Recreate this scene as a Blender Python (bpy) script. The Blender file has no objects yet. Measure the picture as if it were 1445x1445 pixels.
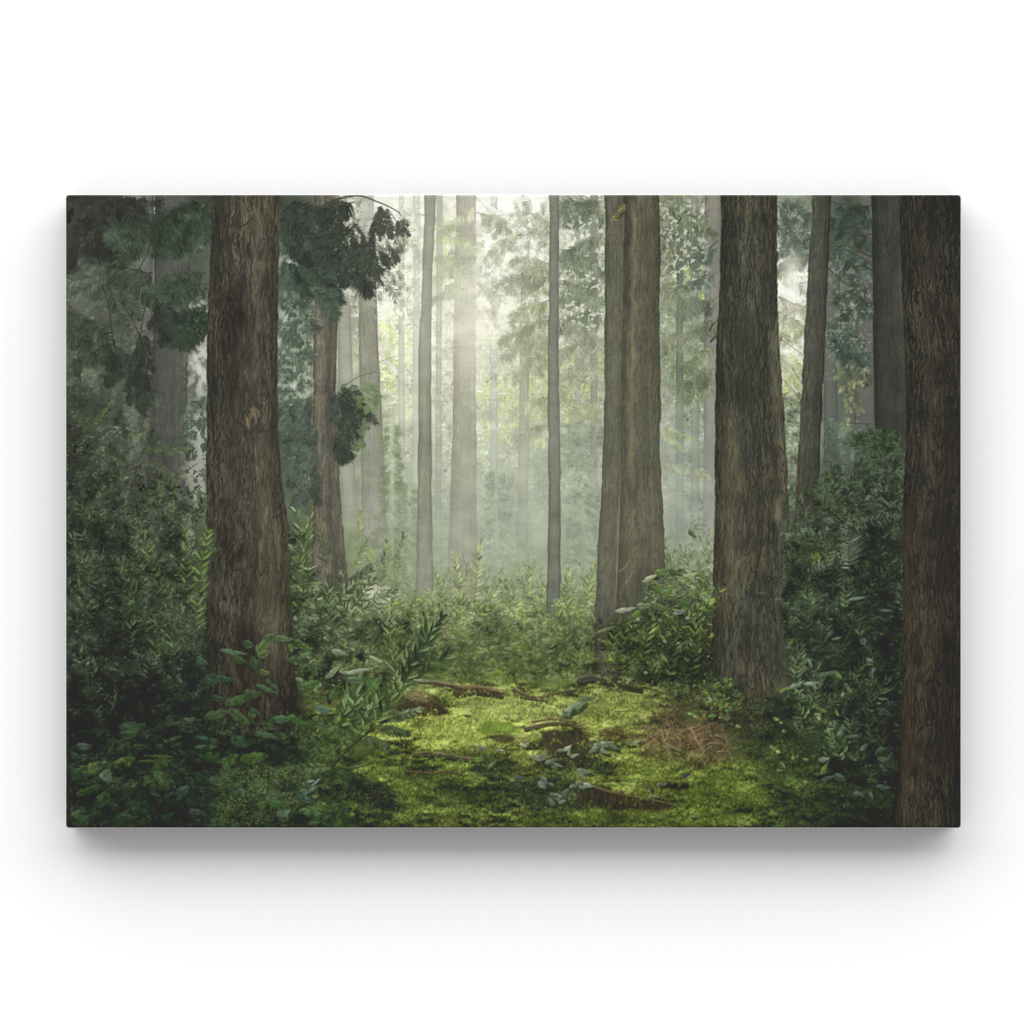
import bpy, math, time
import numpy as np
# ---------------------------------------------------------------------------
# A gallery-wrapped canvas print hanging on a white wall. 1 unit = 1 m,
# 1000 print units (the coordinates of the printed picture below) = 1 m.
# ---------------------------------------------------------------------------
sc = bpy.context.scene
DEPTH = 0.072                                      # how far the canvas stands off the wall
# camera, square on to the wall
D = 6.0
cam = bpy.data.objects.new('camera', bpy.data.cameras.new('camera'))
sc.collection.objects.link(cam); sc.camera = cam
cam.location = (0, -D, 0); cam.rotation_euler = (math.radians(90), 0, 0)
cam.data.sensor_width = 36; cam.data.lens = 36 * (D - DEPTH) / 1.445
cam.data.clip_start = .1; cam.data.clip_end = 100
# soft room light all round
w = bpy.data.worlds.new('World'); sc.world = w; w.use_nodes = True
bg = w.node_tree.nodes['Background']; bg.inputs[0].default_value = (1, 1, 1, 1); bg.inputs[1].default_value = 0.53
# one very large soft lamp high in front of the wall
def lamp(name, loc, size, power, tgt=(0, 0, 0)):
    l = bpy.data.lights.new(name, 'AREA'); l.shape = 'ELLIPSE'; l.size, l.size_y = size; l.energy = power
    o = bpy.data.objects.new(name, l); sc.collection.objects.link(o); o.location = loc
    d = np.array(tgt, float) - np.array(loc, float)
    from mathutils import Vector
    o.rotation_euler = Vector(d).to_track_quat('-Z', 'Y').to_euler()
    return o
lamp('ceiling_softbox', *((0, -14.6, 17.8), (110, 22), 16900))
sc.view_settings.view_transform = 'Standard'; sc.view_settings.look = 'None'
sc.view_settings.exposure = 0; sc.view_settings.gamma = 1; sc.view_settings.use_curve_mapping = False

def mat(name, col, rough=.9, spec=.2):
    m = bpy.data.materials.new(name); m.use_nodes = True; nt = m.node_tree; b = nt.nodes['Principled BSDF']
    b.inputs['Base Color'].default_value = (*col, 1); b.inputs['Roughness'].default_value = rough; b.inputs['Specular IOR Level'].default_value = spec
    return m, nt, b

def link_mesh(name, verts, faces, m, parent=None):
    me = bpy.data.meshes.new(name); me.from_pydata([tuple(v) for v in verts], [], faces); me.update()
    o = bpy.data.objects.new(name, me); sc.collection.objects.link(o); me.materials.append(m)
    if parent: o.parent = parent; o.location = -parent.location
    return o

# ---- the wall -------------------------------------------------------------
mw, nt, b = mat('smooth_white_wall_paint', (.85, .85, .85), .95, .05)
n = nt.nodes.new('ShaderNodeTexNoise'); n.inputs['Scale'].default_value = 220; n.inputs['Detail'].default_value = 4
bm_ = nt.nodes.new('ShaderNodeBump'); bm_.inputs['Strength'].default_value = .03; bm_.inputs['Distance'].default_value = .001
tc = nt.nodes.new('ShaderNodeTexCoord'); nt.links.new(tc.outputs['Object'], n.inputs['Vector']); nt.links.new(n.outputs['Fac'], bm_.inputs['Height']); nt.links.new(bm_.outputs['Normal'], b.inputs['Normal'])
wall = link_mesh('wall', [(-4, 0, -3), (4, 0, -3), (4, 0, 3), (-4, 0, 3), (-4, .12, -3), (4, .12, -3), (4, .12, 3), (-4, .12, 3)],
                 [(0, 1, 2, 3), (5, 4, 7, 6), (4, 0, 3, 7), (1, 5, 6, 2), (3, 2, 6, 7), (4, 5, 1, 0)], mw)
wall['kind'] = 'structure'

# ---------------------------------------------------------------------------
# THE PRINTED PICTURE: an ink picture of a misty forest, brushed with numpy.
# Coordinates inside it are print millimetres-ish units: x 93..1355, y 275..1167
# ---------------------------------------------------------------------------
import numpy as np
PX0, PY0, PW, PH = 93, 275, 1263, 893
rng = np.random.default_rng(7)
_tab = np.random.default_rng(3).random((256, 256)).astype(np.float32)

def vnoise(x, y, s=0):
    x = np.asarray(x, np.float32) + 17.3 * s + 400; y = np.asarray(y, np.float32) + 31.7 * s + 400
    xi = np.floor(x).astype(np.int32); yi = np.floor(y).astype(np.int32)
    fx = x - xi; fy = y - yi
    fx = fx * fx * (3 - 2 * fx); fy = fy * fy * (3 - 2 * fy)
    a = _tab[yi & 255, xi & 255]; b = _tab[yi & 255, (xi + 1) & 255]
    c = _tab[(yi + 1) & 255, xi & 255]; d = _tab[(yi + 1) & 255, (xi + 1) & 255]
    return (a + (b - a) * fx) * (1 - fy) + (c + (d - c) * fx) * fy

def fbm(x, y, s=0, o=4, g=.5):
    t = 0; a = 1; n = 0
    for k in range(o):
        t = t + a * vnoise(x, y, s + k * 5); n += a; a *= g; x = x * 2.03; y = y * 2.03
    return t / n

def sstep(a, b, x):
    t = np.clip((x - a) / (b - a), 0, 1); return t * t * (3 - 2 * t)

def blur1(a, s, ax):
    r = max(1, int(s * 2.6)); k = np.exp(-.5 * (np.arange(-r, r + 1) / s) ** 2); k /= k.sum()
    pad = [(0, 0)] * a.ndim; pad[ax] = (r, r); p = np.pad(a, pad, mode='edge')
    out = np.zeros_like(a); n = a.shape[ax]
    for i, w in enumerate(k):
        sl = [slice(None)] * a.ndim; sl[ax] = slice(i, i + n); out += np.float32(w) * p[tuple(sl)]
    return out
def blur(a, s, sy=None): return blur1(blur1(a, s, 1), sy or s, 0)

XX, YY = np.meshgrid(np.arange(PW, dtype=np.float32) + PX0, np.arange(PH, dtype=np.float32) + PY0)
IMG = np.zeros((PH, PW, 3), np.float32)

# low-frequency colours of the forest behind the trunks (17 columns x 13 rows)
GR = '''48,48,44 60,66,60 64,68,62 60,66,58 60,68,58 120,122,108 222,222,205 212,212,190 236,236,224 140,146,126 128,136,112 122,132,108 135,138,122 128,136,118 76,88,76 70,74,66 60,60,52
58,62,56 84,90,82 74,80,72 80,86,76 54,66,56 96,102,88 192,196,174 198,200,172 226,227,208 158,165,142 140,148,122 132,142,116 132,140,118 190,196,180 80,92,80 70,75,66 60,60,52
84,88,80 82,88,78 68,75,66 116,122,106 72,86,74 140,146,128 210,212,190 204,203,178 224,225,204 160,168,142 146,152,128 140,150,124 140,148,124 236,237,224 108,118,104 75,80,72 60,60,52
74,80,68 78,84,72 82,88,78 146,152,134 86,100,84 160,166,144 204,208,180 198,198,174 196,202,172 150,159,132 146,153,130 142,152,130 140,150,130 212,216,196 106,116,100 75,80,72 60,60,52
62,70,56 76,82,70 82,90,78 118,126,108 72,86,72 148,157,132 194,200,170 190,194,170 176,184,152 148,157,132 146,153,134 148,156,138 142,152,136 148,158,134 96,108,96 80,84,76 60,60,52
58,66,52 70,77,62 82,89,76 116,125,104 72,86,72 132,142,116 172,180,150 188,192,170 172,179,156 144,154,134 142,150,132 146,154,138 134,146,128 122,134,114 82,96,82 66,74,62 55,58,48
54,62,49 61,69,54 70,80,64 98,108,88 84,98,74 124,135,102 142,152,120 170,178,150 158,167,142 138,150,126 132,142,122 144,152,134 130,140,120 80,94,76 58,70,54 55,62,50 52,54,44
52,61,48 56,66,50 62,74,56 76,88,66 70,83,60 104,115,82 116,129,90 142,152,114 136,148,114 122,134,104 108,120,92 116,128,100 90,102,76 52,64,48 50,62,46 50,58,46 50,52,42
48,56,44 50,60,46 54,64,48 58,68,52 57,68,50 82,92,66 102,113,78 116,126,86 108,119,80 92,104,72 74,84,58 70,82,54 64,75,50 48,60,44 46,58,43 46,54,42 46,48,40
44,50,41 46,54,43 48,56,44 50,60,46 60,72,48 68,78,52 88,100,58 100,114,64 98,112,62 92,106,60 80,92,54 62,74,46 55,63,44 46,56,42 44,54,41 43,50,40 44,44,37
41,46,39 45,52,41 44,52,40 48,56,42 54,64,42 74,86,46 112,127,58 134,148,70 126,140,64 106,118,58 112,126,60 84,86,54 58,62,44 48,58,41 44,54,39 43,50,39 42,42,36
41,47,39 46,56,41 43,51,39 46,56,41 45,53,39 54,66,39 72,86,42 80,94,45 66,76,44 78,90,46 98,112,52 98,113,50 84,100,48 62,77,42 47,57,39 42,48,38 42,42,36
40,45,38 46,56,41 43,51,39 47,57,41 45,53,39 58,74,41 68,83,41 73,88,43 76,90,43 86,100,47 88,104,46 86,102,45 78,94,44 60,74,41 46,54,39 43,48,38 42,42,36'''
GR = np.array([[[float(c) for c in p.split(',')] for p in r.split()] for r in GR.split('\n')], np.float32)
def grid_col(x, y):
    gx = np.clip((np.asarray(x, np.float32) - PX0) / 78.9, 0, 15.999); gy = np.clip((np.asarray(y, np.float32) - PY0) / 74.33, 0, 11.999)
    xi = gx.astype(int); yi = gy.astype(int); fx = (gx - xi)[..., None]; fy = (gy - yi)[..., None]
    fx = fx * fx * (3 - 2 * fx); fy = fy * fy * (3 - 2 * fy)
    return (GR[yi, xi] * (1 - fx) + GR[yi, xi + 1] * fx) * (1 - fy) + (GR[yi + 1, xi] * (1 - fx) + GR[yi + 1, xi + 1] * fx) * fy

def A(v, n): return np.broadcast_to(np.asarray(v, np.float32), (n,)).astype(np.float32)

def leaves(x, y, L, W, ang, col, alpha=1., fold=.12, p=.8, belly=.35):
    """brush many leaf or needle shapes; ang in degrees (0 = pointing right, 90 = down)"""
    x = np.asarray(x, np.float32); n = len(x)
    if n == 0: return
    y = A(y, n); L = A(L, n); W = A(W, n); ang = np.radians(A(ang, n)); alpha = A(alpha, n); fold = A(fold, n)
    col = np.broadcast_to(np.asarray(col, np.float32), (n, 3))
    K = (np.ceil(np.maximum(L, W) / 2) + 2).astype(int)
    ix = np.round(x - PX0).astype(int); iy = np.round(y - PY0).astype(int)
    ok = (ix > -K) & (ix < PW + K) & (iy > -K) & (iy < PH + K)
    Kb = np.where(K <= 4, 4, np.where(K <= 6, 6, np.where(K <= 9, 9, np.where(K <= 14, 14, np.where(K <= 24, 24, 60)))))
    order = np.nonzero(ok)[0]
    CH = 2000
    for c0 in range(0, len(order), CH):
        idx = order[c0:c0 + CH]; patches = {}
        for kb in np.unique(Kb[idx]):
            s = idx[Kb[idx] == kb]
            g = np.arange(-kb, kb + 1, dtype=np.float32)
            gx = g[None, None, :] - (x[s] - PX0 - ix[s])[:, None, None]; gy = g[None, :, None] - (y[s] - PY0 - iy[s])[:, None, None]
            ca = np.cos(ang[s])[:, None, None]; sa = np.sin(ang[s])[:, None, None]
            u = gx * ca + gy * sa; v = -gx * sa + gy * ca
            hl = L[s][:, None, None] / 2; hw = W[s][:, None, None] / 2
            t = np.clip(u / hl, -1, 1)
            w = hw * np.clip(1 - t * t, 0, 1) ** p * (1 - belly * t)
            a = np.clip(w - np.abs(v) + .5, 0, 1) * np.clip(hl - np.abs(u) + .5, 0, 1) * np.minimum(1, .35 + 2 * hw) * alpha[s][:, None, None]
            sh = 1 + fold[s][:, None, None] * np.clip(v, -1.5, 1.5) / 1.5
            for j, q in enumerate(s): patches[q] = (a[j], sh[j], kb)
        for q in idx:
            a, sh, kb = patches[q]
            x0 = ix[q] - kb; y0 = iy[q] - kb; x1 = x0 + 2 * kb + 1; y1 = y0 + 2 * kb + 1
            cx0 = max(x0, 0); cy0 = max(y0, 0); cx1 = min(x1, PW); cy1 = min(y1, PH)
            if cx0 >= cx1 or cy0 >= cy1: continue
            aa = a[cy0 - y0:cy1 - y0, cx0 - x0:cx1 - x0, None]; ss = sh[cy0 - y0:cy1 - y0, cx0 - x0:cx1 - x0, None]
            d = IMG[cy0:cy1, cx0:cx1]
            d += aa * (col[q] * ss - d)

def smooth_pts(pts, n=24):
    pts = np.asarray(pts, np.float32)
    if len(pts) == 2: 
        t = np.linspace(0, 1, n)[:, None]; return pts[0] * (1 - t) + pts[1] * t
    P = np.vstack([2 * pts[0] - pts[1], pts, 2 * pts[-1] - pts[-2]]); out = []
    m = max(3, n // (len(pts) - 1))
    for i in range(len(pts) - 1):
        t = np.linspace(0, 1, m, endpoint=False)[:, None]; a, b, c, d = P[i:i + 4]
        out.append(.5 * (2 * b + (c - a) * t + (2 * a - 5 * b + 4 * c - d) * t ** 2 + (-a + 3 * b - 3 * c + d) * t ** 3))
    return np.vstack(out + [pts[-1:]])

def stroke(pts, w0, w1, col, alpha=1., light=None):
    """a tapering twig along a smooth curve; light = colour of its lit upper side"""
    q = smooth_pts(pts); pad = max(w0, w1) + 2
    x0 = int(max(0, q[:, 0].min() - PX0 - pad)); x1 = int(min(PW, q[:, 0].max() - PX0 + pad + 1))
    y0 = int(max(0, q[:, 1].min() - PY0 - pad)); y1 = int(min(PH, q[:, 1].max() - PY0 + pad + 1))
    if x0 >= x1 or y0 >= y1: return
    gx = XX[y0:y1, x0:x1]; gy = YY[y0:y1, x0:x1]
    best = np.full(gx.shape, 1e9, np.float32); up = np.zeros_like(best)
    N = len(q) - 1
    for i in range(N):
        ax, ay = q[i]; bx, by = q[i + 1]; dx = bx - ax; dy = by - ay; l2 = dx * dx + dy * dy + 1e-6
        t = np.clip(((gx - ax) * dx + (gy - ay) * dy) / l2, 0, 1)
        ex = gx - ax - t * dx; ey = gy - ay - t * dy
        r = (w0 + (w1 - w0) * (i + t) / N) / 2
        d = np.sqrt(ex * ex + ey * ey) - r
        m = d < best; best = np.where(m, d, best); up = np.where(m, -ey / (r + .3), up)
    wmin = max(w0, w1)
    a = (np.clip(.5 - best, 0, 1) * min(1, .3 + wmin) * alpha)[..., None]
    c = np.asarray(col, np.float32)
    if light is not None: c = c + (np.asarray(light, np.float32) - c) * sstep(-.1, .9, up)[..., None]
    IMG[y0:y1, x0:x1] += a * (c - IMG[y0:y1, x0:x1])

def inpoly(x, y, poly):
    r = np.zeros(x.shape, bool); n = len(poly)
    for i in range(n):
        ax, ay = poly[i]; bx, by = poly[(i + 1) % n]
        c = (ay > y) != (by > y)
        r ^= c & (x < (bx - ax) * (y - ay) / ((by - ay) if by != ay else 1e-9) + ax)
    return r

def polymask(poly, soft=2., rough=4., fr=9.):
    px = XX + (fbm(XX / fr, YY / fr, 11, 3) - .5) * 2 * rough; py = YY + (fbm(XX / fr, YY / fr, 23, 3) - .5) * 2 * rough
    xs = [p[0] for p in poly]; ys = [p[1] for p in poly]
    return blur(inpoly(px, py, poly).astype(np.float32), soft)

def scatter(poly, n):
    xs = np.array([p[0] for p in poly]); ys = np.array([p[1] for p in poly])
    x = rng.uniform(xs.min(), xs.max(), n * 3); y = rng.uniform(ys.min(), ys.max(), n * 3)
    k = inpoly(x, y, poly); return x[k][:n], y[k][:n]

def N(n, s=1.): return rng.normal(0, s, n).astype(np.float32)
def U(a, b, n): return rng.uniform(a, b, n).astype(np.float32)

# ---- bark -----------------------------------------------------------------
def trunk(left, right, col, dark, haze=0., hcol=(150, 152, 140), bark=1., grain=3.2, edge=(0., 0.), seed=0, patches=0., ytop=275, ybot=1167,
          fade=None, lichen=0., streak=(), rough=1.2, rgt=None, sliver=0, furrow=.6):
    ys = np.arange(PY0, PY0 + PH, dtype=np.float32)
    lx = np.interp(ys, [p[1] for p in left], [p[0] for p in left]); rx = np.interp(ys, [p[1] for p in right], [p[0] for p in right])
    lx = blur1(lx[None], 14, 1)[0]; rx = blur1(rx[None], 14, 1)[0]
    lx = lx + (fbm(ys / 22, ys * 0, seed, 3) - .5) * 2.2 * rough; rx = rx + (fbm(ys / 22, ys * 0 + 9, seed, 3) - .5) * 2.2 * rough
    if sliver: lx = lx + (fbm(ys / 5, ys * 0 + 3, seed + 5, 3) - .5) * 1.6; rx = rx + (fbm(ys / 5, ys * 0 + 13, seed + 5, 3) - .5) * 1.6; lx = lx + .7 * sstep(.62, .72, vnoise(ys / 26, ys * 0, seed + 6)); rx = rx - .7 * sstep(.62, .72, vnoise(ys / 26, ys * 0 + 4, seed + 6))
    x0 = int(max(0, lx.min() - PX0 - 3)); x1 = int(min(PW, rx.max() - PX0 + 4))
    y0 = int(max(0, ytop - PY0)); y1 = int(min(PH, ybot - PY0))
    X = XX[y0:y1, x0:x1]; Y = YY[y0:y1, x0:x1]; l = lx[y0:y1, None]; r = rx[y0:y1, None]; w = r - l
    t = (X - l) / w
    a = np.clip(X - l + .5, 0, 1) * np.clip(r - X + .5, 0, 1)
    # unrolled coordinate round the cylinder, so the grain tightens at the edges
    th = np.arcsin(np.clip(2 * t - 1, -.995, .995)) * np.median(w) / 2.6
    wob = (fbm(th / 24 + 3, Y / 85, seed + 2, 3) - .5) * 15 * bark
    u = th + wob
    n1 = fbm(u / grain, Y / (grain * 13), seed + 3, 4, .62)
    n3 = fbm(th / 26, Y / 110, seed + 13, 3)
    n4 = fbm(X / 1.7, Y / 4., seed + 17, 2)
    n5 = fbm(u / (grain * .42), Y / (grain * 7), seed + 8, 3, .6); n6 = fbm(u / (grain * 1.5), Y / (grain * 20), seed + 28, 2)
    crack = sstep(.56, .68, n5) * .6 + sstep(.58, .68, n6) * .55
    wx = (fbm(X / 5, Y / 12, seed + 81, 2) - .5) * 3.4
    ff = fbm((u + wx) / (grain * 1.25), Y / (grain * 6.5) + wx * .12, seed + 83, 3, .55)
    fur = 1 - np.abs(2 * ff - 1); fur = sstep(.80, .985, fur)                     # branching furrows between the plates
    hg = n1 * 1.1 - fur * .9 + n5 * .5
    emb = np.zeros_like(hg); emb[:, 1:-1] = hg[:, 2:] - hg[:, :-2]; emb[1:-1] += .5 * (hg[2:] - hg[:-2])
    v = np.clip(emb, -.5, .5) * .75 * furrow + (n1 - .5) * 1.15 + (n4 - .5) * .42
    c = np.asarray(col, np.float32); d = np.asarray(dark, np.float32)
    m = np.clip(.56 + v * bark + (n3 - .5) * .7 * min(1, bark + .2), 0, 1.25) - crack * .38 * bark - fur * .62 * furrow * bark
    if patches:
        pm = fbm(th / 17 + 5, Y / 50, seed + 41, 4, .6)
        flake = 1 - np.abs(2 * fbm(u / 4.2, Y / 15, seed + 44, 2) - 1)
        pm = sstep(.53, .60, pm + (n1 - .5) * .16)
        m = m * (1 - pm * patches * (.55 + .3 * sstep(.6, .95, flake)))
    m = np.clip(m, 0, 1.3)[..., None]
    out = d + (c - d) * m
    hue = (fbm(th / 12, Y / 60, seed + 51, 2) - .5)[..., None]
    out = out * (1 + hue * np.array([.10, .01, -.10], np.float32) * bark)
    if lichen:
        lm = sstep(.55, .72, fbm(th / 11, Y / 70, seed + 61, 3))[..., None] * lichen
        out = out * (1 - lm) + lm * (np.array([112, 116, 92], np.float32) * (.55 + .6 * n1[..., None]))
    for (sx, sy0, sy1, sw, sc, sa) in streak:
        ce = sx + (fbm(Y / 30, Y * 0, seed + 71, 2) - .5) * .22
        sm = np.exp(-((t - ce) / sw) ** 2) * sstep(sy0, sy0 + 40, Y) * (1 - sstep(sy1 - 40, sy1, Y)) * sa * (.55 + .9 * (n1 - .1))
        out = out + np.clip(sm, 0, 1)[..., None] * (np.asarray(sc, np.float32) - out)
    sh = 1 - .30 * np.abs(2 * t - 1) ** 3
    sh = sh + edge[0] * np.exp(-(t * w / 5) ** 2) * 1 + edge[1] * np.exp(-((1 - t) * w / 5) ** 2)
    if rgt: sh = sh * (1 + rgt * (2 * t - 1))
    out = out * sh[..., None]
    hz = haze(X, Y)[..., None] if callable(haze) else haze
    hc = np.asarray(hcol, np.float32)
    out = out * (1 - hz) + hc * hz
    if fade: a = a * (1 - sstep(fade[0], fade[1], Y))
    IMG[y0:y1, x0:x1] += a[..., None] * (out - IMG[y0:y1, x0:x1])
    if sliver:      # loose fibres and flakes of bark
        yb = fade[0] if fade else ybot
        y = U(ytop, min(yb, 1168), sliver); t = U(.04, .96, sliver); t = .5 + .5 * np.sin((t - .5) * np.pi * .96)
        x = np.interp(y, ys, lx) * (1 - t) + np.interp(y, ys, rx) * t
        an = 90 + (vnoise(x / 14, y / 50, seed + 2) - .5) * 26 + N(sliver, 3.5)
        pmv = fbm((x - 300) / 17 + 5, y / 50, seed + 41, 3)
        up = rng.random(sliver) < .46
        k = U(.75, 1.25, sliver)[:, None]
        cc = np.where(up[:, None], c * (.72 + .45 * rng.random((sliver, 1))), d * k)
        cc = cc * (1 + N(sliver, .05)[:, None] * np.array([1, .2, -1])) * (1 - .3 * np.abs(2 * t[:, None] - 1) ** 3)
        hv = haze(x, y)[:, None] if callable(haze) else haze
        cc = cc * (1 - hv) + hc * hv
        leaves(x, y, U(6, 26, sliver) * (1 if grain > 3.1 else .8), U(.7, 2.2, sliver), an, cc, np.where(up, .34, .5) * (.8 + .4 * rng.random(sliver)), .3)

# ---- foliage brushes ------------------------------------------------------
def spray(B, x, y, ang, L, col, w=1.3, nl=9., droop=.6, dens=1.1, jit=.16, curl=0., alpha=.95, spread=48):
    """one feathery conifer spray: axis with needles both sides; appended to the batch B"""
    n = max(4, int(L * dens)); s = np.linspace(0, 1, n)
    a = np.radians(ang) + curl * s; step = L / n
    d = np.stack([np.cos(a), np.sin(a)], 1); d[:, 1] += droop * s * .9; d /= np.linalg.norm(d, axis=1)[:, None]
    P = np.array([x, y]) + np.cumsum(d * step, 0)
    base = np.degrees(np.arctan2(d[:, 1], d[:, 0]))
    for sg in (-1, 1):
        ln = nl * 1.22 * (.45 + .75 * np.sin(np.pi * (s * .8 + .15))) * U(.7, 1.25, n)
        an = base + sg * (spread - 20 * s) + N(n, 12)
        # needles hang a little
        vx = np.cos(np.radians(an)); vy = np.sin(np.radians(an)) + .35 * droop; an = np.degrees(np.arctan2(vy, vx))
        cx = P[:, 0] + np.cos(np.radians(an)) * ln / 2; cy = P[:, 1] + np.sin(np.radians(an)) * ln / 2
        cc = np.asarray(col, np.float32)[None] * (1 + N(n, jit))[:, None]
        B.append((cx, cy, ln, U(w * .55, w * 1.05, n), an, cc, np.full(n, alpha)))
    return P

def flush(B, shuffle=False, **k):
    if not B: return
    q = [np.concatenate([b[i] for b in B]) for i in range(7)]
    if shuffle:
        o = rng.permutation(len(q[0])); q = [v[o] for v in q]
    leaves(q[0], q[1], q[2], q[3], q[4], q[5], q[6], **k); B.clear()

def bough(x, y, ang, L, col, n=7, sl=26, nl=9, w=1.3, twig=None, droop=.8, tw=1.6, var=.14, alpha=.95, hang=62):
    """a drooping conifer bough: a twig with sprays hanging from it"""
    B = []; a = np.radians(ang); s = np.linspace(0, 1, 9)
    px = x + np.cos(a) * L * s; py = y + np.sin(a) * L * s + droop * L * .35 * s ** 2
    if twig is not None: stroke(list(zip(px[::2], py[::2])), tw, .6, twig, alpha)
    right = np.cos(a) >= 0
    for k in range(n):
        t = (k + rng.uniform(.2, .9)) / n; qx = np.interp(t, s, px); qy = np.interp(t, s, py)
        for sg in (0, 1):
            an = (hang if right else 180 - hang) + rng.normal(0, 20) if sg == 0 else ang + rng.normal(0, 16) + (10 if right else -10)
            spray(B, qx, qy, an, sl * rng.uniform(.6, 1.2) * (1.1 - .45 * t), np.asarray(col) * (1 + rng.normal(0, var)), w, nl, droop * .8, alpha=alpha)
    flush(B)

def canopy(poly, n, col=None, k=1., var=.2, nl=7., w=1.2, sl=20, alpha=.8, tint=(1, 1, 1), ang=None, dens=1.1, lift=0.):
    """many hanging sprays over an area; colours follow the area's own colour unless given"""
    x, y = scatter(poly, n); B = []
    gc = grid_col(x, y)
    for i in range(len(x)):
        c = (gc[i] if col is None else np.asarray(col, np.float32)) * k * (1 + rng.normal(0, var)) * np.asarray(tint) + lift
        an = rng.choice([55, 125, 90, 20, 160]) + rng.normal(0, 18) if ang is None else ang + rng.normal(0, 25)
        spray(B, x[i], y[i], an, sl * rng.uniform(.5, 1.3), c, w, nl, .7, alpha=alpha, dens=dens)
    flush(B)

def thicket(poly, n, size=(4, 10), asp=(.3, .55), k=(.6, 1.25), hi=.08, hcol=(120, 136, 112), yel=.05, ycol=(110, 122, 60), col=None,
            ang=(0, 40), alpha=.9, fold=.2, top=None, clump=1.):
    x, y = scatter(poly, n)
    if top: k_ = rng.random(len(x)) < sstep(top[0], top[1], y + 90 * (fbm(x / 26, y / 60, 7, 3) - .5)); x = x[k_]; y = y[k_]
    m = len(x)
    c = (grid_col(x, y) if col is None else np.broadcast_to(np.asarray(col, np.float32), (m, 3)).copy())
    cl = fbm(x / 16, y / 14, 77, 3)
    f = U(k[0], k[1], m) * (1 + clump * 1.9 * (cl - .5))
    c = c * f[:, None]
    c = c * (1 + N(m, .05)[:, None] * np.array([1, .2, -1]))
    r = rng.random(m); hm = r < hi * (cl * 2) ; c[hm] = np.asarray(hcol, np.float32) * U(.6, 1.1, hm.sum())[:, None]
    ym = (r > 1 - yel * 2 * cl); c[ym] = np.asarray(ycol, np.float32) * U(.6, 1.1, ym.sum())[:, None]
    L = size[0] + (size[1] - size[0]) * rng.random(m) ** 1.8; L = L * np.where(rng.random(m) < .1, 1.4, 1)
    an = np.where(rng.random(m) < .5, 0, 180) + ang[0] + N(m, ang[1])
    leaves(x, y, L, L * U(asp[0], asp[1], m), an, c, alpha, fold)

def frond(x, y, ang, L, col, nl=16, w=2.6, n=16, curl=0., alpha=.95, spread=55, rach=None, hi=None, droop=.25, var=.12):
    """palm or fern frond with narrow leaflets on both sides"""
    s = np.linspace(0, 1, n); a = np.radians(ang) + curl * s
    P = np.array([x, y]) + np.cumsum(np.stack([np.cos(a), np.sin(a)], 1) * L / n, 0)
    if rach is None: rach = np.asarray(col) * .7
    stroke([(x, y)] + [tuple(p) for p in P[::max(1, n // 5)]] + [tuple(P[-1])], 1.6, .7, rach, alpha)
    for sg in (-1, 1):
        ln = nl * np.clip(np.sin(np.pi * (s * .82 + .14)), .15, 1) * U(.85, 1.1, n)
        an = np.degrees(a) + sg * (spread - 22 * s) + N(n, 4)
        vx = np.cos(np.radians(an)); vy = np.sin(np.radians(an)) + droop; an = np.degrees(np.arctan2(vy, vx))
        cc = np.asarray(col, np.float32)[None] * (1 + N(n, var))[:, None] * (1.12 if sg < 0 else .88)
        if hi is not None:
            m = rng.random(n) < .35; cc[m] = np.asarray(hi, np.float32)
        leaves(P[:, 0] + np.cos(np.radians(an)) * ln / 2, P[:, 1] + np.sin(np.radians(an)) * ln / 2, ln, w * U(.8, 1.2, n), an, cc, alpha, .2, .7, .2)

def shoot(x, y, ang, L, col, n=12, ll=16, lw=5, curl=0., alpha=.95, stem=(60, 64, 44), hi=None, spread=50, var=.14, sw=1.8):
    """an upright leafy stem with broad pointed leaves"""
    s = np.linspace(.12, 1, n); a = np.radians(ang) + curl * s
    P = np.array([x, y]) + np.cumsum(np.stack([np.cos(a), np.sin(a)], 1) * L / n, 0)
    stroke([(x, y)] + [tuple(p) for p in P[::max(1, n // 4)]] + [tuple(P[-1])], sw, .8, stem, alpha)
    for i in range(n):
        for sg in (-1, 1):
            l = ll * rng.uniform(.7, 1.15) * (.75 + .4 * np.sin(np.pi * s[i])); an = np.degrees(a[i]) + sg * (spread * (1.15 - .7 * s[i])) + rng.normal(0, 9)
            c = np.asarray(col, np.float32) * (1 + rng.normal(0, var)) * (1.1 if sg > 0 else .9)
            if hi is not None and rng.random() < .22: c = np.asarray(hi, np.float32)
            r = np.radians(an)
            leaves([P[i, 0] + np.cos(r) * l / 2], [P[i, 1] + np.sin(r) * l / 2], l, lw * rng.uniform(.8, 1.2), an, [c], alpha, .22, .85, .25)

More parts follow.
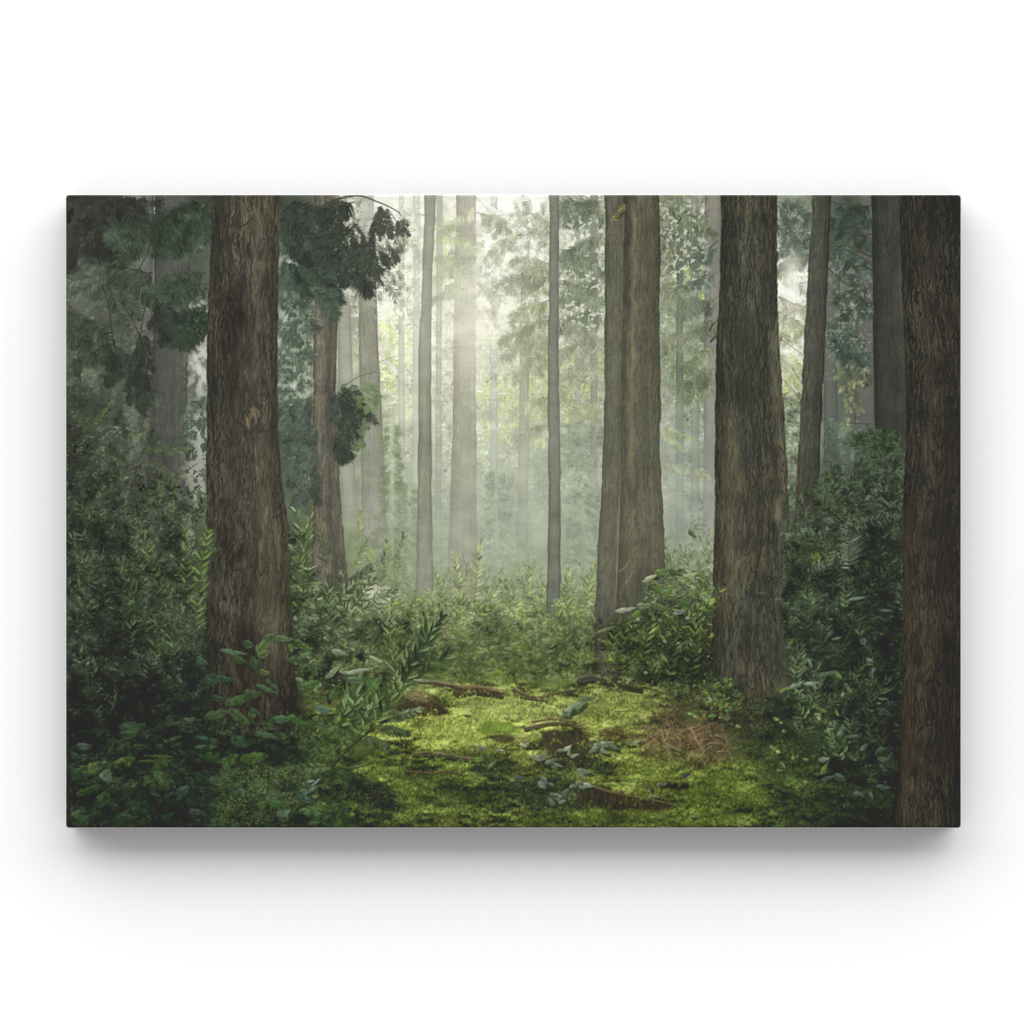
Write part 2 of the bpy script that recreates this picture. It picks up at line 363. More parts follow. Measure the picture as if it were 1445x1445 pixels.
def broad(x, y, L, W, ang, col, alpha=.96):
    """a broad foreground leaf with midrib, veins and an uneven rim"""
    K = int(max(L, W) / 2 + 4); ix = int(x - PX0); iy = int(y - PY0)
    x0 = max(0, ix - K); x1 = min(PW, ix + K); y0 = max(0, iy - K); y1 = min(PH, iy + K)
    if x0 >= x1 or y0 >= y1: return
    X = XX[y0:y1, x0:x1] - x; Y = YY[y0:y1, x0:x1] - y; r = np.radians(ang)
    u = X * np.cos(r) + Y * np.sin(r); v = -X * np.sin(r) + Y * np.cos(r); v = v + .12 * W * (2 * u / L) ** 2
    t = np.clip(2 * u / L, -1, 1); hw = W / 2 * (1 - t * t) ** .6 * (1 - .35 * t) * (1 + .34 * (fbm(u / 4 + x, np.sign(v) * 3 + y, 3, 2) - .5) * 2)
    a = np.clip(hw - np.abs(v) + .5, 0, 1) * np.clip(L / 2 - np.abs(u) + .5, 0, 1) * alpha
    q = .5 + .5 * np.sin((u - np.abs(v) * .9) * 6.28 / max(3.5, L / 6))
    s = .93 + (.11 if W > 9 else .04) * q + .16 * np.clip(-v / (W * .5), -1, 1) - .22 * np.exp(-(v / .8) ** 2) * (W > 7) + .5 * (fbm((X + x) / 5, (Y + y) / 5, 5, 3) - .5)
    c = np.asarray(col, np.float32) * s[..., None]
    IMG[y0:y1, x0:x1] += a[..., None] * (c - IMG[y0:y1, x0:x1])

def specks(poly, n, col, L=(2, 5), alpha=.7, var=.12, ang=60):
    x, y = scatter(poly, n); m = len(x)
    if m: leaves(x, y, U(L[0] * .6, L[1] * .72, m), U(.7, 1.7, m), 90 + N(m, ang), np.asarray(col, np.float32) * (1 + N(m, var))[:, None], alpha * U(.35, 1, m), 0)

def blades(poly, n, col, L=(16, 40), alpha=.6, lean=18):
    """arching grass blades"""
    x, y = scatter(poly, n)
    for i in range(len(x)):
        l = rng.uniform(*L); d = rng.normal(0, lean); c = (grid_col(x[i], y[i]) if col is None else np.asarray(col, np.float32)) * rng.uniform(.75, 1.5) * np.array((1.02, 1.05, .9))
        stroke([(x[i], y[i]), (x[i] + d * .25, y[i] - l * .6), (x[i] + d * .7, y[i] - l * .95), (x[i] + d * 1.25, y[i] - l * .85)], rng.uniform(.9, 1.8), .4, c, alpha)
# ---- composition ----------------------------------------------------------
_O = {1: (93, 275), 2: (725, 275), 3: (93, 721), 4: (725, 721)}
def Q(k, *v):
    """points read in one quarter of the picture, 2.2864 units per print unit"""
    return [(_O[k][0] + v[i] / 2.2864, _O[k][1] + v[i + 1] / 2.2864) for i in range(0, len(v), 2)]

def glow(cx, cy, rx, ry, amt, col=(236, 236, 218)):
    g = np.exp(-(((XX - cx) / rx) ** 2 + ((YY - cy) / ry) ** 2))[..., None] * amt
    IMG[:] += g * (np.asarray(col, np.float32) - IMG)

def mist(amt, y0, y1, x0, x1, col, sx=60, sy=50, tex=.35):
    m = sstep(x0 - sx, x0 + sx, XX) * (1 - sstep(x1 - sx, x1 + sx, XX)) * sstep(y0 - sy, y0 + sy, YY) * (1 - sstep(y1 - sy, y1 + sy, YY))
    m = m * amt * (1 - tex + 2 * tex * fbm(XX / 90, YY / 60, 91, 3))
    IMG[:] += m[..., None] * (np.asarray(col, np.float32) - IMG)

def tone(poly, k, soft=12, rough=8, fr=20):
    m = polymask(poly, soft, rough, fr)[..., None]
    IMG[:] = IMG * (1 + (k - 1) * m)

def backdrop():
    IMG[:] = grid_col(XX, YY)
    # blotches of far foliage and sky holes
    f = fbm(XX / 16, YY / 15, 5, 4, .6) - .5
    lum = IMG.mean(2, keepdims=True) / 255
    IMG[:] *= 1 + f[..., None] * (.55 - .25 * lum)
    # sky breaking through the crowns
    for poly, s, th in ((Q(1, 880, 0, 1445, 0, 1445, 500, 1160, 560, 1000, 520, 900, 330), 11, .50), (Q(2, 0, 0, 290, 0, 290, 470, 120, 560, 0, 520), 10, .55),
                        (Q(2, 850, 60, 950, 80, 935, 640, 850, 640), 10, .46), (Q(2, 470, 0, 660, 0, 650, 400, 480, 420), 9, .66), (Q(1, 395, 330, 460, 330, 460, 640, 395, 640), 7, .5),
                        (Q(1, 690, 40, 800, 380, 800, 640, 690, 640), 8, .58), (Q(2, 1000, 60, 1160, 60, 1160, 420, 1010, 420), 8, .61)):
        m = polymask(poly, 10, 10, 30); n = fbm(XX / s, YY / (s * 1.15), 63, 4, .62)
        a = sstep(th - .035, th + .05, n) * m * .85
        IMG[:] += a[..., None] * (np.array([243, 242, 230], np.float32) - IMG)
    IMG[:] = blur(IMG, 1.6)

def far_forest():
    # hazy crowns: short hanging strokes in the colours of the place
    for poly, n, k, sl in ((Q(1, 860, 0, 1445, 0, 1445, 1020, 1000, 1020, 900, 520), 420, .90, 15), (Q(2, 0, 0, 290, 0, 290, 900, 0, 900), 360, .86, 15),
                       (Q(2, 470, 0, 665, 0, 650, 700, 480, 760), 300, .86, 14), (Q(2, 850, 0, 950, 0, 930, 900, 850, 900), 120, .84, 13)):
        canopy(poly, n, None, k, .09, 5.5, 1.2, sl, .42, tint=(.98, 1.01, .93))
    thin = dict(size=(3, 7), asp=(.35, .6), hi=.10, yel=.10, ycol=(196, 204, 130), hcol=(235, 235, 215), alpha=.5, k=(.8, 1.2), ang=(0, 50))
    thicket(Q(1, 560 + 340, 300, 1445, 100, 1445, 1020, 1000, 1020), 5200, **thin)
    thicket(Q(2, 0, 0, 290, 0, 290, 1020, 0, 1020), 3000, **thin)
    thin.update(ycol=(170, 182, 110), hcol=(205, 212, 190))
    thicket(Q(2, 470, 0, 660, 0, 650, 1020, 480, 1020), 2500, **thin)
    thicket(Q(2, 850, 250, 950, 250, 920, 1020, 850, 1020), 1300, **thin)
    # yellow-green sunlit tufts
    for p, n, c in ((Q(1, 1010, 380, 1140, 330, 1130, 560, 1030, 620), 60, (196, 205, 128)), (Q(1, 1350, 600, 1445, 560, 1445, 800, 1345, 760), 55, (188, 200, 122)),
                    (Q(1, 1190, 60, 1320, 60, 1310, 240, 1200, 260), 40, (172, 182, 112)), (Q(2, 40, 500, 110, 480, 110, 800, 20, 820), 45, (176, 188, 118)),
                    (Q(2, 150, 480, 285, 500, 285, 720, 160, 720), 50, (168, 178, 120)), (Q(2, 550, 180, 640, 200, 640, 330, 560, 330), 25, (168, 176, 112)),
                    (Q(2, 860, 500, 930, 520, 920, 660, 860, 660), 30, (176, 186, 120)), (Q(1, 1350, 330, 1445, 330, 1445, 470, 1350, 470), 30, (200, 206, 150))):
        canopy(p, n, c, 1., .09, 5, 1.2, 12, .6)

def holes(polys, s, th, a=.9, col=(244, 244, 232), seed=63):
    for poly in polys:
        m = polymask(poly, 10, 10, 30); n = fbm(XX / s, YY / (s * 1.1), seed, 3, .6) + .10 * (fbm(XX / 2.4, YY / 3.4, seed + 3, 2) - .5) * 2
        k = sstep(th - .03, th + .03, n) * m * a
        IMG[:] += k[..., None] * (np.array(col, np.float32) - IMG)

def far_trunks():
    H = (176, 180, 168)
    kw = dict(bark=.5, rough=.6)
    trunk([(616, 275), (613, 800)], [(624, 275), (622, 800)], (150, 154, 142), (128, 132, 120), .4, H, fade=(700, 800), **kw)
    trunk([(583, 380), (580, 800)], [(592, 380), (592, 800)], (176, 182, 166), (160, 166, 150), .5, (190, 196, 178), fade=(640, 760), **kw)
    trunk([(955, 275), (952, 800)], [(962, 275), (965, 800)], (116, 120, 108), (96, 102, 90), lambda X, Y: .12 + .4 * sstep(450, 700, Y), (142, 150, 138), fade=(720, 790), **kw)
    trunk([(975, 400), (974, 800)], [(984, 400), (987, 800)], (132, 136, 124), (118, 122, 112), .35, (146, 152, 142), fade=(720, 790), **kw)
    trunk([(994, 275), (991, 800)], [(1018, 275), (1018, 800)], (136, 132, 124), (120, 118, 110), lambda X, Y: .1 + .35 * sstep(400, 700, Y), (145, 150, 142), fade=(730, 800), **kw)
    trunk([(833, 440), (832, 720)], [(842, 440), (842, 720)], (128, 132, 116), (112, 116, 102), .3, (148, 154, 136), fade=(660, 720), **kw)
    trunk([(168, 275), (172, 450), (180, 700)], [(218, 275), (216, 573), (206, 720)], (114, 117, 111), (98, 101, 96), .2, (100, 104, 98), bark=.45, grain=4, rough=.5, fade=(640, 720))
    trunk([(1160, 275), (1162, 720)], [(1192, 275), (1180, 480), (1182, 720)], (104, 108, 102), (90, 94, 90), .3, (112, 118, 112), fade=(650, 740), **kw)
    trunk([(1208, 275), (1204, 700)], [(1234, 275), (1236, 700)], (112, 112, 104), (98, 98, 92), .25, (118, 120, 114), fade=(630, 700), **kw)
    trunk([(477, 330), (477, 573), (484, 760)], [(488, 330), (497, 500), (498, 640), (508, 760)], (154, 154, 142), (138, 138, 128), .2, (168, 170, 158), fade=(700, 760), **kw)
    trunk([(692, 480), (690, 800)], [(701, 480), (702, 800)], (168, 176, 166), (156, 164, 154), .35, (184, 190, 178), fade=(660, 760), **kw)
    trunk([(563, 400), (560, 800)], [(570, 400), (571, 800)], (176, 182, 160), (162, 168, 148), .35, (188, 194, 174), fade=(600, 720), **kw)
    trunk([(812, 300), (811, 800)], [(818, 300), (819, 800)], (150, 156, 140), (138, 144, 130), .3, (160, 166, 150), fade=(640, 740), **kw)
    for (x, y, s, L) in ((616, 470, -1, 9), (622, 560, 1, 8), (746, 420, 1, 12), (735, 505, -1, 10), (746, 590, 1, 9), (955, 360, -1, 10), (962, 470, 1, 12), (994, 430, -1, 9), (671, 520, 1, 7), (639, 600, -1, 8)):
        stroke([(x, y), (x + s * L * .5, y - 2), (x + s * L, y + 2)], 1.3, .6, (140, 142, 128), .7)
    # light slit between the two left trunks
    stroke([(218.6, 275), (217.6, 330)], 1.6, 1.3, (205, 208, 196), .9); stroke([(217, 340), (216, 450)], 1.5, 1.2, (150, 156, 146), .8); stroke([(216, 470), (212, 700)], 1.4, 1., (150, 156, 140), .6)

def mid_trunks():
    trunk([(736, 275), (732, 573), (728, 800)], [(746, 275), (746, 573), (745, 800)], (142, 145, 124), (120, 124, 106), lambda X, Y: .06 + .3 * sstep(480, 640, Y), (176, 180, 160), bark=.5, rough=.8, fade=(720, 800))
    trunk([(644, 275), (640, 420), (639, 573), (635, 700), (629, 870)], [(671, 275), (671, 573), (673, 750), (675, 870)], (146, 144, 126), (118, 117, 103),
          lambda X, Y: .06 + .3 * np.exp(-((Y - 430) / 80) ** 2) + .1 * sstep(700, 860, Y), (186, 184, 166), grain=2.8, bark=.75, edge=(0, .10), fade=(800, 890))
    trunk([(503, 275), (505, 420), (508, 573), (510, 700), (511, 800)], [(527, 275), (531, 420), (536, 540), (541, 640), (546, 760), (549, 800)], (132, 131, 118), (100, 100, 90),
          lambda X, Y: .1 + .22 * sstep(640, 800, Y) + .25 * (1 - sstep(275, 350, Y)), (152, 154, 138), grain=3, bark=.8, edge=(.05, 0), fade=(760, 820), rgt=-.08)
    trunk([(444, 275), (443, 430), (441, 573), (441, 720), (439, 800), (428, 880)], [(478, 275), (477, 430), (473, 573), (478, 660), (485, 760), (492, 830), (505, 880)], (118, 111, 98), (66, 64, 58), .06, (110, 110, 98),
          grain=2.8, bark=.9, streak=((.66, 250, 900, .14, (58, 55, 50), .85), (.2, 420, 780, .16, (136, 118, 94), .5)), patches=.2, ybot=880, fade=(830, 880), sliver=500)
    trunk([(219, 275), (215, 500), (212, 600), (207, 700), (200, 840)], [(272, 275), (267, 400), (264, 573), (265, 720), (272, 840)], (92, 93, 87), (66, 69, 66), .2, (94, 99, 94), grain=2.6, bark=.75,
          fade=(720, 800), rgt=.04)

def slim_trunk():
    trunk([(775, 275), (774, 420), (772, 573), (774, 700), (770, 860)], [(788, 275), (788, 480), (789, 600), (791, 700), (790, 870)], (114, 118, 109), (92, 96, 89),
          lambda X, Y: .08 + .22 * np.exp(-((Y - 600) / 150) ** 2), (140, 146, 134), grain=2.4, bark=.6, ybot=892, fade=(852, 890))
    thicket([(755, 850), (800, 850), (806, 890), (750, 890)], 90, (3, 8), (.3, .5), alpha=.75, k=(.7, 1.2), yel=.2, ycol=(140, 158, 80), top=(845, 885))
    trunk([(599, 275), (595, 400), (590, 500), (590, 590), (589, 700), (585, 870)], [(615, 275), (609, 400), (608, 573), (609, 700), (612, 870)], (136, 138, 124), (110, 113, 102),
          lambda X, Y: .12 + .3 * np.exp(-((Y - 420) / 140) ** 2) + .2 * sstep(600, 800, Y) * 1.3, (162, 166, 150), grain=2.6, bark=.7, fade=(815, 868))

    for (x, y, L, a) in ((764, 890, 44, -96), (776, 892, 34, -80), (788, 890, 40, -100), (798, 888, 46, -78), (782, 896, 26, -60), (584, 880, 44, -84), (600, 884, 40, -98), (612, 878, 46, -84), (592, 890, 30, -70), (648, 884, 40, -90), (664, 888, 36, -76)):
        shoot(x, y, a, L, (112, 126, 80), int(L / 5), 10, 3.2, rng.normal(0, .3), .75, (88, 94, 64), (164, 178, 104), 58, .22, 1.1)

def near_trunks():
    trunk([(1147, 275), (1138, 400), (1133, 500), (1129, 573), (1125, 650), (1121, 720), (1115, 780)], [(1172, 275), (1167, 400), (1163, 500), (1159, 573), (1156, 650), (1153, 720), (1149, 780)], (90, 89, 77), (60, 61, 54), .06, (100, 104, 94),
          grain=2.6, bark=.85, edge=(.22, 0), fade=(740, 790), rgt=-.1, sliver=600)
    trunk([(1229, 275), (1231, 450), (1233, 573), (1235, 700)], [(1290, 275), (1290, 700)], (78, 78, 70), (54, 56, 52), .1, (84, 90, 84), grain=3.2, bark=.7, fade=(600, 690), patches=.2)
    # the double trunk
    trunk([(853, 275), (852, 573), (848, 700), (842, 770), (839, 880), (838, 930)], [(896, 275), (890, 420), (886, 573), (884, 700), (880, 800), (876, 930)], (102, 99, 86), (70, 69, 60),
          lambda X, Y: .08 + .18 * sstep(300, 640, Y) - .12 * sstep(760, 860, Y), (128, 132, 116), grain=2.8, bark=.8, rgt=-.06, sliver=400)
    trunk([(880, 275), (879, 400), (876, 500), (875, 640), (873, 760), (869, 860), (864, 930)], [(929, 275), (932, 345), (930, 420), (931, 500), (932, 573), (930, 640), (936, 720), (938, 800), (944, 930)], (104, 100, 82), (63, 62, 53),
          lambda X, Y: .07 + .19 * sstep(300, 640, Y) - .14 * sstep(760, 860, Y), (126, 130, 112), grain=3., bark=.85,
          streak=((.26, 275, 700, .07, (128, 118, 88), .6), (.62, 275, 620, .12, (66, 64, 56), .6), (.5, 740, 930, .2, (62, 56, 46), .5), (.08, 275, 560, .05, (60, 58, 50), .5)), sliver=800)
    stroke([(874, 640), (875.5, 668), (874, 700), (872, 740), (871, 770), (869.5, 806)], .7, 1.9, (150, 128, 96), .7)
    stroke([(869.5, 806), (868.5, 830), (867, 860)], 1.3, .5, (146, 124, 92), .6)
    stroke([(873, 806), (881, 800), (888, 790), (892, 780), (896, 772)], 1.8, 1.1, (134, 128, 90), .7)
    stroke([(882, 823), (888, 814), (893, 806)], 1.6, .7, (146, 132, 88), .7); stroke([(883, 738), (890, 732), (894, 722)], 1., .5, (128, 118, 88), .7)
    # moss tuft high on the fork
    thicket([(862, 312), (868, 300), (880, 286), (882, 300), (872, 312)], 60, (3, 6), (.35, .6), col=(118, 122, 66), hi=0, yel=.2, alpha=.8)
    stroke([(880, 292), (868, 305), (858, 325), (853, 342)], 2.2, .8, (104, 98, 74), .8)
    # the big right-hand trunk
    trunk([(1017, 275), (1015, 400), (1010, 480), (1008, 573), (1008, 700), (1005, 800), (1002, 900), (999, 1010)], [(1096, 275), (1096, 400), (1099, 480), (1105, 573), (1110, 650), (1113, 720), (1116, 820), (1118, 900), (1124, 1010), (1128, 1060)], (90, 88, 70), (46, 46, 42),
          lambda X, Y: .02 + .05 * sstep(500, 760, Y), (110, 110, 92), grain=3.3, bark=1.05, patches=.5, lichen=.15, edge=(.05, .1),
          streak=((.93, 420, 1000, .08, (126, 123, 98), .8), (.2, 560, 860, .14, (110, 104, 78), .5), (.42, 420, 600, .13, (50, 50, 46), .75), (.5, 660, 800, .12, (60, 58, 50), .4), (.1, 275, 480, .06, (54, 54, 48), .5)), ybot=1060, fade=(985, 1050), sliver=1200, furrow=.85)
    stroke([(1009, 700), (1007.5, 740), (1005, 790)], .8, 1.2, (150, 128, 90), .7); stroke([(1003.5, 860), (1002, 930), (1001, 975)], 1.6, .9, (138, 128, 94), .6)
    stroke([(1001, 466), (1005, 458), (1010, 453)], 2.4, 1.6, (72, 58, 44), .9); stroke([(1002, 482), (1006, 478), (1011, 472)], 2.8, 2, (66, 58, 46), .9)
    for (x, y) in ((1107, 668), (1104, 636), (1108, 700)): stroke([(x - 6, y - 7), (x, y), (x + 2, y + 8)], 3, 1, (52, 50, 42), .7)

def right_trunk():
    trunk([(1268, 275), (1272, 400), (1276, 500), (1278, 573), (1276, 660), (1272, 720), (1270, 760), (1273, 850), (1271, 980), (1268, 1060), (1262, 1120), (1256, 1168)], [(1375, 275), (1375, 1168)], (78, 71, 59), (41, 41, 38), 0,
          grain=3.4, bark=1.2, patches=.6, streak=((.1, 700, 1168, .08, (88, 74, 56), .5), (.32, 275, 1168, .07, (78, 70, 54), .3), (.62, 560, 1100, .2, (44, 40, 36), .5), (.03, 275, 1000, .02, (90, 76, 58), .5)), seed=4, rgt=-.12, sliver=1400, furrow=1.2)
    tone([(1262, 275), (1360, 275), (1360, 320), (1262, 330)], .9, 12)
    tone([(1300, 900), (1360, 900), (1360, 1170), (1300, 1170)], .86, 20)

def left_trunk():
    trunk([(298, 275), (297, 350), (292, 450), (291, 573), (291, 700), (288, 800), (285, 880), (282, 960), (286, 1060)], [(396, 275), (393, 350), (392, 500), (392, 573), (395, 650), (401, 700), (409, 750), (411, 800), (412, 871), (417, 950), (424, 1020), (430, 1060)],
          (104, 96, 77), (48, 47, 42), .04, (90, 92, 82), grain=3.4, bark=1.2, patches=.85, edge=(.12, .12), seed=0, lichen=.0,
          streak=((.68, 275, 560, .07, (104, 102, 82), .5), (.52, 275, 420, .06, (104, 100, 80), .35), (.36, 380, 760, .13, (50, 44, 38), .6), (.76, 600, 980, .16, (112, 100, 78), .5), (.5, 760, 1040, .1, (48, 42, 36), .5)), ybot=1060, sliver=2200, furrow=.7)
    stroke([(338, 320), (348, 316), (356, 308), (360, 312)], 3.5, 1.5, (52, 46, 40), .8)
    # scar with pale rim halfway up
    for k in range(26):
        x = 346 + 20 * rng.random(); y = 575 + 22 * rng.random(); stroke([(x, y), (x + 1 + rng.normal(0, 1), y + 8 + 6 * rng.random())], 1.6, .7, (118 + 14 * rng.random(), 104, 78), .6)
    stroke([(330, 592), (342, 600), (352, 610), (362, 602), (368, 588)], 3, 4.5, (50, 45, 39), .75)
    stroke([(340, 572), (352, 568), (366, 572), (369, 584)], 2, 3, (58, 50, 42), .6)
    stroke([(386, 730), (392, 727), (398, 730)], 4, 3, (50, 46, 40), .7)
    for pl, k in ((Q(1, 480, 330, 590, 250, 600, 380, 560, 470, 500, 470), .78), (Q(1, 470, 480, 560, 460, 575, 640, 470, 680), .86), (Q(1, 540, 150, 610, 150, 610, 200, 540, 200), .74), (Q(3, 480, 40, 590, 40, 590, 300, 500, 300), .84), (Q(3, 440, 300, 560, 330, 760, 560, 780, 800, 440, 800), .8)):
        tone(pl, k, 5, 9, 12)

def mid_foliage():
    G = lambda *c: np.array(c, np.float32)
    # hazy boughs on both sides of the slim dark trunk
    tw = (104, 106, 88)
    for (x, y, a, L, c, n, sl) in ((774, 318, 200, 50, (150, 154, 128), 5, 22), (850, 300, 190, 60, (92, 102, 88), 9, 26), (850, 285, 185, 56, (88, 98, 84), 8, 22), (852, 365, 185, 64, (100, 110, 94), 9, 28), (790, 372, 165, 70, (118, 126, 104), 8, 26),
                       (852, 400, 178, 60, (98, 108, 92), 9, 28), (852, 440, 180, 62, (98, 108, 92), 9, 24), (790, 405, 8, 50, (104, 114, 96), 6, 22), (774, 470, 170, 56, (112, 120, 96), 8, 26), (774, 500, 165, 50, (120, 130, 104), 7, 24), (850, 480, 178, 56, (124, 132, 110), 7, 24),
                       (850, 520, 175, 50, (134, 142, 116), 7, 22), (850, 600, 178, 60, (124, 132, 110), 8, 24), (850, 640, 175, 66, (128, 138, 116), 7, 22), (772, 600, 175, 40, (138, 146, 118), 6, 18), (850, 570, 178, 40, (140, 150, 112), 6, 20),
                       (774, 560, 172, 46, (146, 156, 118), 6, 20), (790, 640, 12, 40, (126, 134, 112), 6, 18), (790, 700, 6, 40, (138, 146, 122), 6, 16), (850, 700, 178, 56, (136, 144, 122), 6, 18)):
        bough(x, y, a, L, c, n, sl, 8, 1.25, tw, alpha=.72)
    # over the bright trunk: soft green veil
    for (x, y, a, L, c) in ((600, 300, 30, 60, (168, 174, 138)), (672, 290, 150, 60, (160, 166, 124)), (640, 330, 20, 40, (150, 158, 112)), (672, 360, 165, 60, (132, 140, 108)), (672, 385, 160, 60, (128, 136, 108)), (610, 360, 10, 60, (134, 142, 110)), (625, 400, 20, 44, (140, 148, 118)),
                            (725, 300, 170, 46, (172, 176, 148)), (725, 350, 170, 50, (176, 180, 150)), (725, 420, 175, 52, (178, 184, 142)), (725, 460, 172, 46, (176, 184, 140)), (560, 330, 20, 40, (166, 170, 144))):
        bough(x, y, a, L, c, 7, 20, 7, 1.2, None, alpha=.5)
    stroke([(613, 322), (630, 332), (645, 338), (662, 339)], 1.6, 1, (128, 132, 108), .8)
    for pl, n, cc in ((Q(1, 1330, 0, 1445, 0, 1445, 450, 1325, 470), 46, (168, 172, 146)), (Q(2, 0, 0, 110, 0, 110, 260, 0, 260), 46, (166, 170, 144)), (Q(1, 1000, 30, 1140, 30, 1130, 420, 1010, 420), 44, (156, 162, 138)), (Q(2, 0, 250, 110, 250, 110, 520, 0, 520), 60, (140, 148, 118)), (Q(1, 890, 20, 950, 20, 950, 330, 900, 330), 22, (130, 136, 116)), (Q(2, 850, 0, 950, 0, 945, 200, 850, 200), 60, (104, 112, 96)), (Q(2, 850, 360, 940, 360, 930, 520, 850, 500), 26, (158, 164, 134))):
        canopy(pl, n, cc, 1, .1, 6, .9, 17, .62, dens=.8)
    # right of the double trunk
    for (x, y, a, L, c) in ((932, 290, 5, 50, (104, 112, 92)), (932, 320, 10, 46, (108, 116, 96)), (1014, 350, 170, 40, (86, 98, 86)), (1012, 385, 170, 46, (88, 100, 88)), (1012, 420, 168, 50, (92, 102, 88)), (1010, 450, 165, 46, (106, 114, 94)), (1008, 490, 165, 40, (112, 120, 94)),
                            (932, 400, 15, 46, (116, 124, 102)), (932, 470, 10, 40, (124, 132, 108)), (1008, 540, 165, 36, (116, 126, 100)), (960, 300, 20, 40, (112, 120, 98)), (1008, 520, 170, 44, (108, 116, 92))):
        bough(x, y, a, L, c, 7, 22, 8, 1.25, (96, 98, 82), alpha=.72)
    for (x, y, a, L, c) in ((932, 602, 12, 44, (154, 164, 110)), (932, 655, 2, 70, (150, 160, 108)), (934, 610, 30, 36, (148, 158, 108))):
        bough(x, y, a, L, c, 8, 10, 4, 1.1, (140, 148, 104), alpha=.6, droop=.5)
    stroke([(932, 332), (940, 338), (948, 352), (957, 394)], 2, 1.2, (72, 72, 62), .8); stroke([(932, 358), (945, 374), (956, 388), (968, 391)], 1.8, .9, (74, 74, 64), .8)
    stroke([(980, 347), (996, 352), (1012, 340)], 1.8, 2.2, (74, 78, 70), .85); stroke([(962, 284), (975, 290), (983, 300)], 1.4, .8, (80, 80, 68), .7)
    # gap right of the big trunk
    for (x, y, a, L, c) in ((1098, 285, 10, 46, (84, 96, 84)), (1098, 310, 20, 44, (92, 102, 90)), (1146, 300, 170, 46, (80, 92, 80)), (1146, 335, 170, 46, (84, 94, 82)), (1098, 330, 25, 40, (96, 106, 92)), (1140, 360, 165, 36, (112, 120, 100)), (1097, 290, 60, 50, (78, 90, 78))):
        bough(x, y, a, L, c, 7, 20, 7, 1.2, (82, 84, 74), alpha=.85)
    for (x, y, a, L, c) in ((1098, 420, 14, 38, (170, 172, 140)), (1098, 440, 20, 34, (160, 164, 134)), (1134, 460, 170, 34, (168, 172, 136)), (1100, 500, 20, 34, (164, 170, 130)), (1098, 380, 30, 34, (170, 172, 148))):
        bough(x, y, a, L, c, 7, 16, 6, 1.2, (118, 114, 92), alpha=.75)
    for p in (((1098, 418), (1118, 428), (1136, 433)), ((1100, 478), (1118, 490), (1134, 502)), ((1102, 506), (1118, 522), (1130, 540)), ((1104, 535), (1118, 550), (1127, 562)), ((1097, 310), (1110, 325), (1120, 338))): stroke(p, 1.3, .9, (104, 98, 78), .8)
    # dark hazy boughs between the slim leaning trunk and the far right
    for (x, y, a, L, c, al) in ((1172, 285, 10, 56, (66, 80, 70), .85), (1230, 290, 172, 60, (64, 77, 66), .85), (1170, 320, 12, 60, (70, 85, 75), .85), (1230, 330, 172, 56, (74, 86, 74), .8), (1170, 350, 12, 56, (74, 88, 78), .8), (1200, 310, 90, 40, (70, 83, 72), .8), (1230, 400, 170, 48, (70, 82, 72), .85),
                            (1232, 425, 168, 44, (68, 80, 70), .85), (1166, 470, 10, 50, (76, 92, 80), .8), (1168, 490, 8, 50, (72, 86, 76), .85), (1164, 455, 16, 46, (78, 94, 84), .8), (1188, 340, 70, 40, (76, 90, 80), .8), (1196, 505, 30, 34, (96, 104, 84), .75), (1160, 590, 10, 56, (92, 108, 94), .7), (1162, 620, 8, 50, (84, 98, 86), .7), (1160, 650, 5, 60, (78, 92, 80), .8)):
        bough(x, y, a, L, c, 9, 24, 8, 1.3, (62, 66, 56), alpha=al)
    canopy([(1178, 525), (1210, 520), (1212, 600), (1182, 600)], 34, (142, 146, 100), 1, .16, 4, 1.1, 9, .5)
    for p, w in ((((1231, 382), (1220, 376), (1208, 376), (1196, 382), (1186, 392), (1168, 402)), 2.6), (((1232, 364), (1220, 358), (1210, 350), (1204, 340)), 2), (((1206, 335), (1208, 350), (1220, 360)), 1.3), (((1168, 378), (1180, 390), (1196, 402), (1206, 403)), 1.6),
                 (((1190, 455), (1206, 468), (1214, 462)), 1.2), (((1196, 470), (1210, 485), (1220, 505)), 1.2), (((1192, 596), (1212, 597), (1232, 598)), 1.3)): stroke(p, w, .8, (60, 58, 48), .85)
    # left window between the first trunks
    for (x, y, a, L, c) in ((294, 330, 160, 36, (66, 78, 64)), (294, 400, 165, 34, (62, 74, 60)), (294, 430, 170, 46, (52, 66, 52)), (292, 590, 165, 26, (76, 90, 76)), (292, 620, 165, 28, (74, 88, 74)), (292, 560, 165, 22, (84, 98, 84))):
        bough(x, y, a, L, c, 8, 20, 7, 1.3, (60, 62, 50), alpha=.85)
    # right of the big left trunk: teal dark boughs
    for (x, y, a, L, c) in ((394, 300, 20, 60, (56, 70, 56)), (394, 340, 15, 60, (56, 70, 58)), (394, 380, 15, 56, (54, 68, 58)), (440, 300, 160, 50, (54, 66, 54)), (394, 420, 25, 50, (66, 82, 70)), (396, 460, 30, 44, (74, 92, 76)), (394, 500, 35, 44, (76, 92, 78)), (440, 440, 160, 40, (78, 94, 80)),
                            (396, 545, 30, 40, (72, 90, 74)), (440, 560, 165, 44, (70, 86, 70)), (440, 490, 160, 40, (76, 92, 78))):
        bough(x, y, a, L, c, 8, 24, 8, 1.4, (62, 64, 52), alpha=.88)
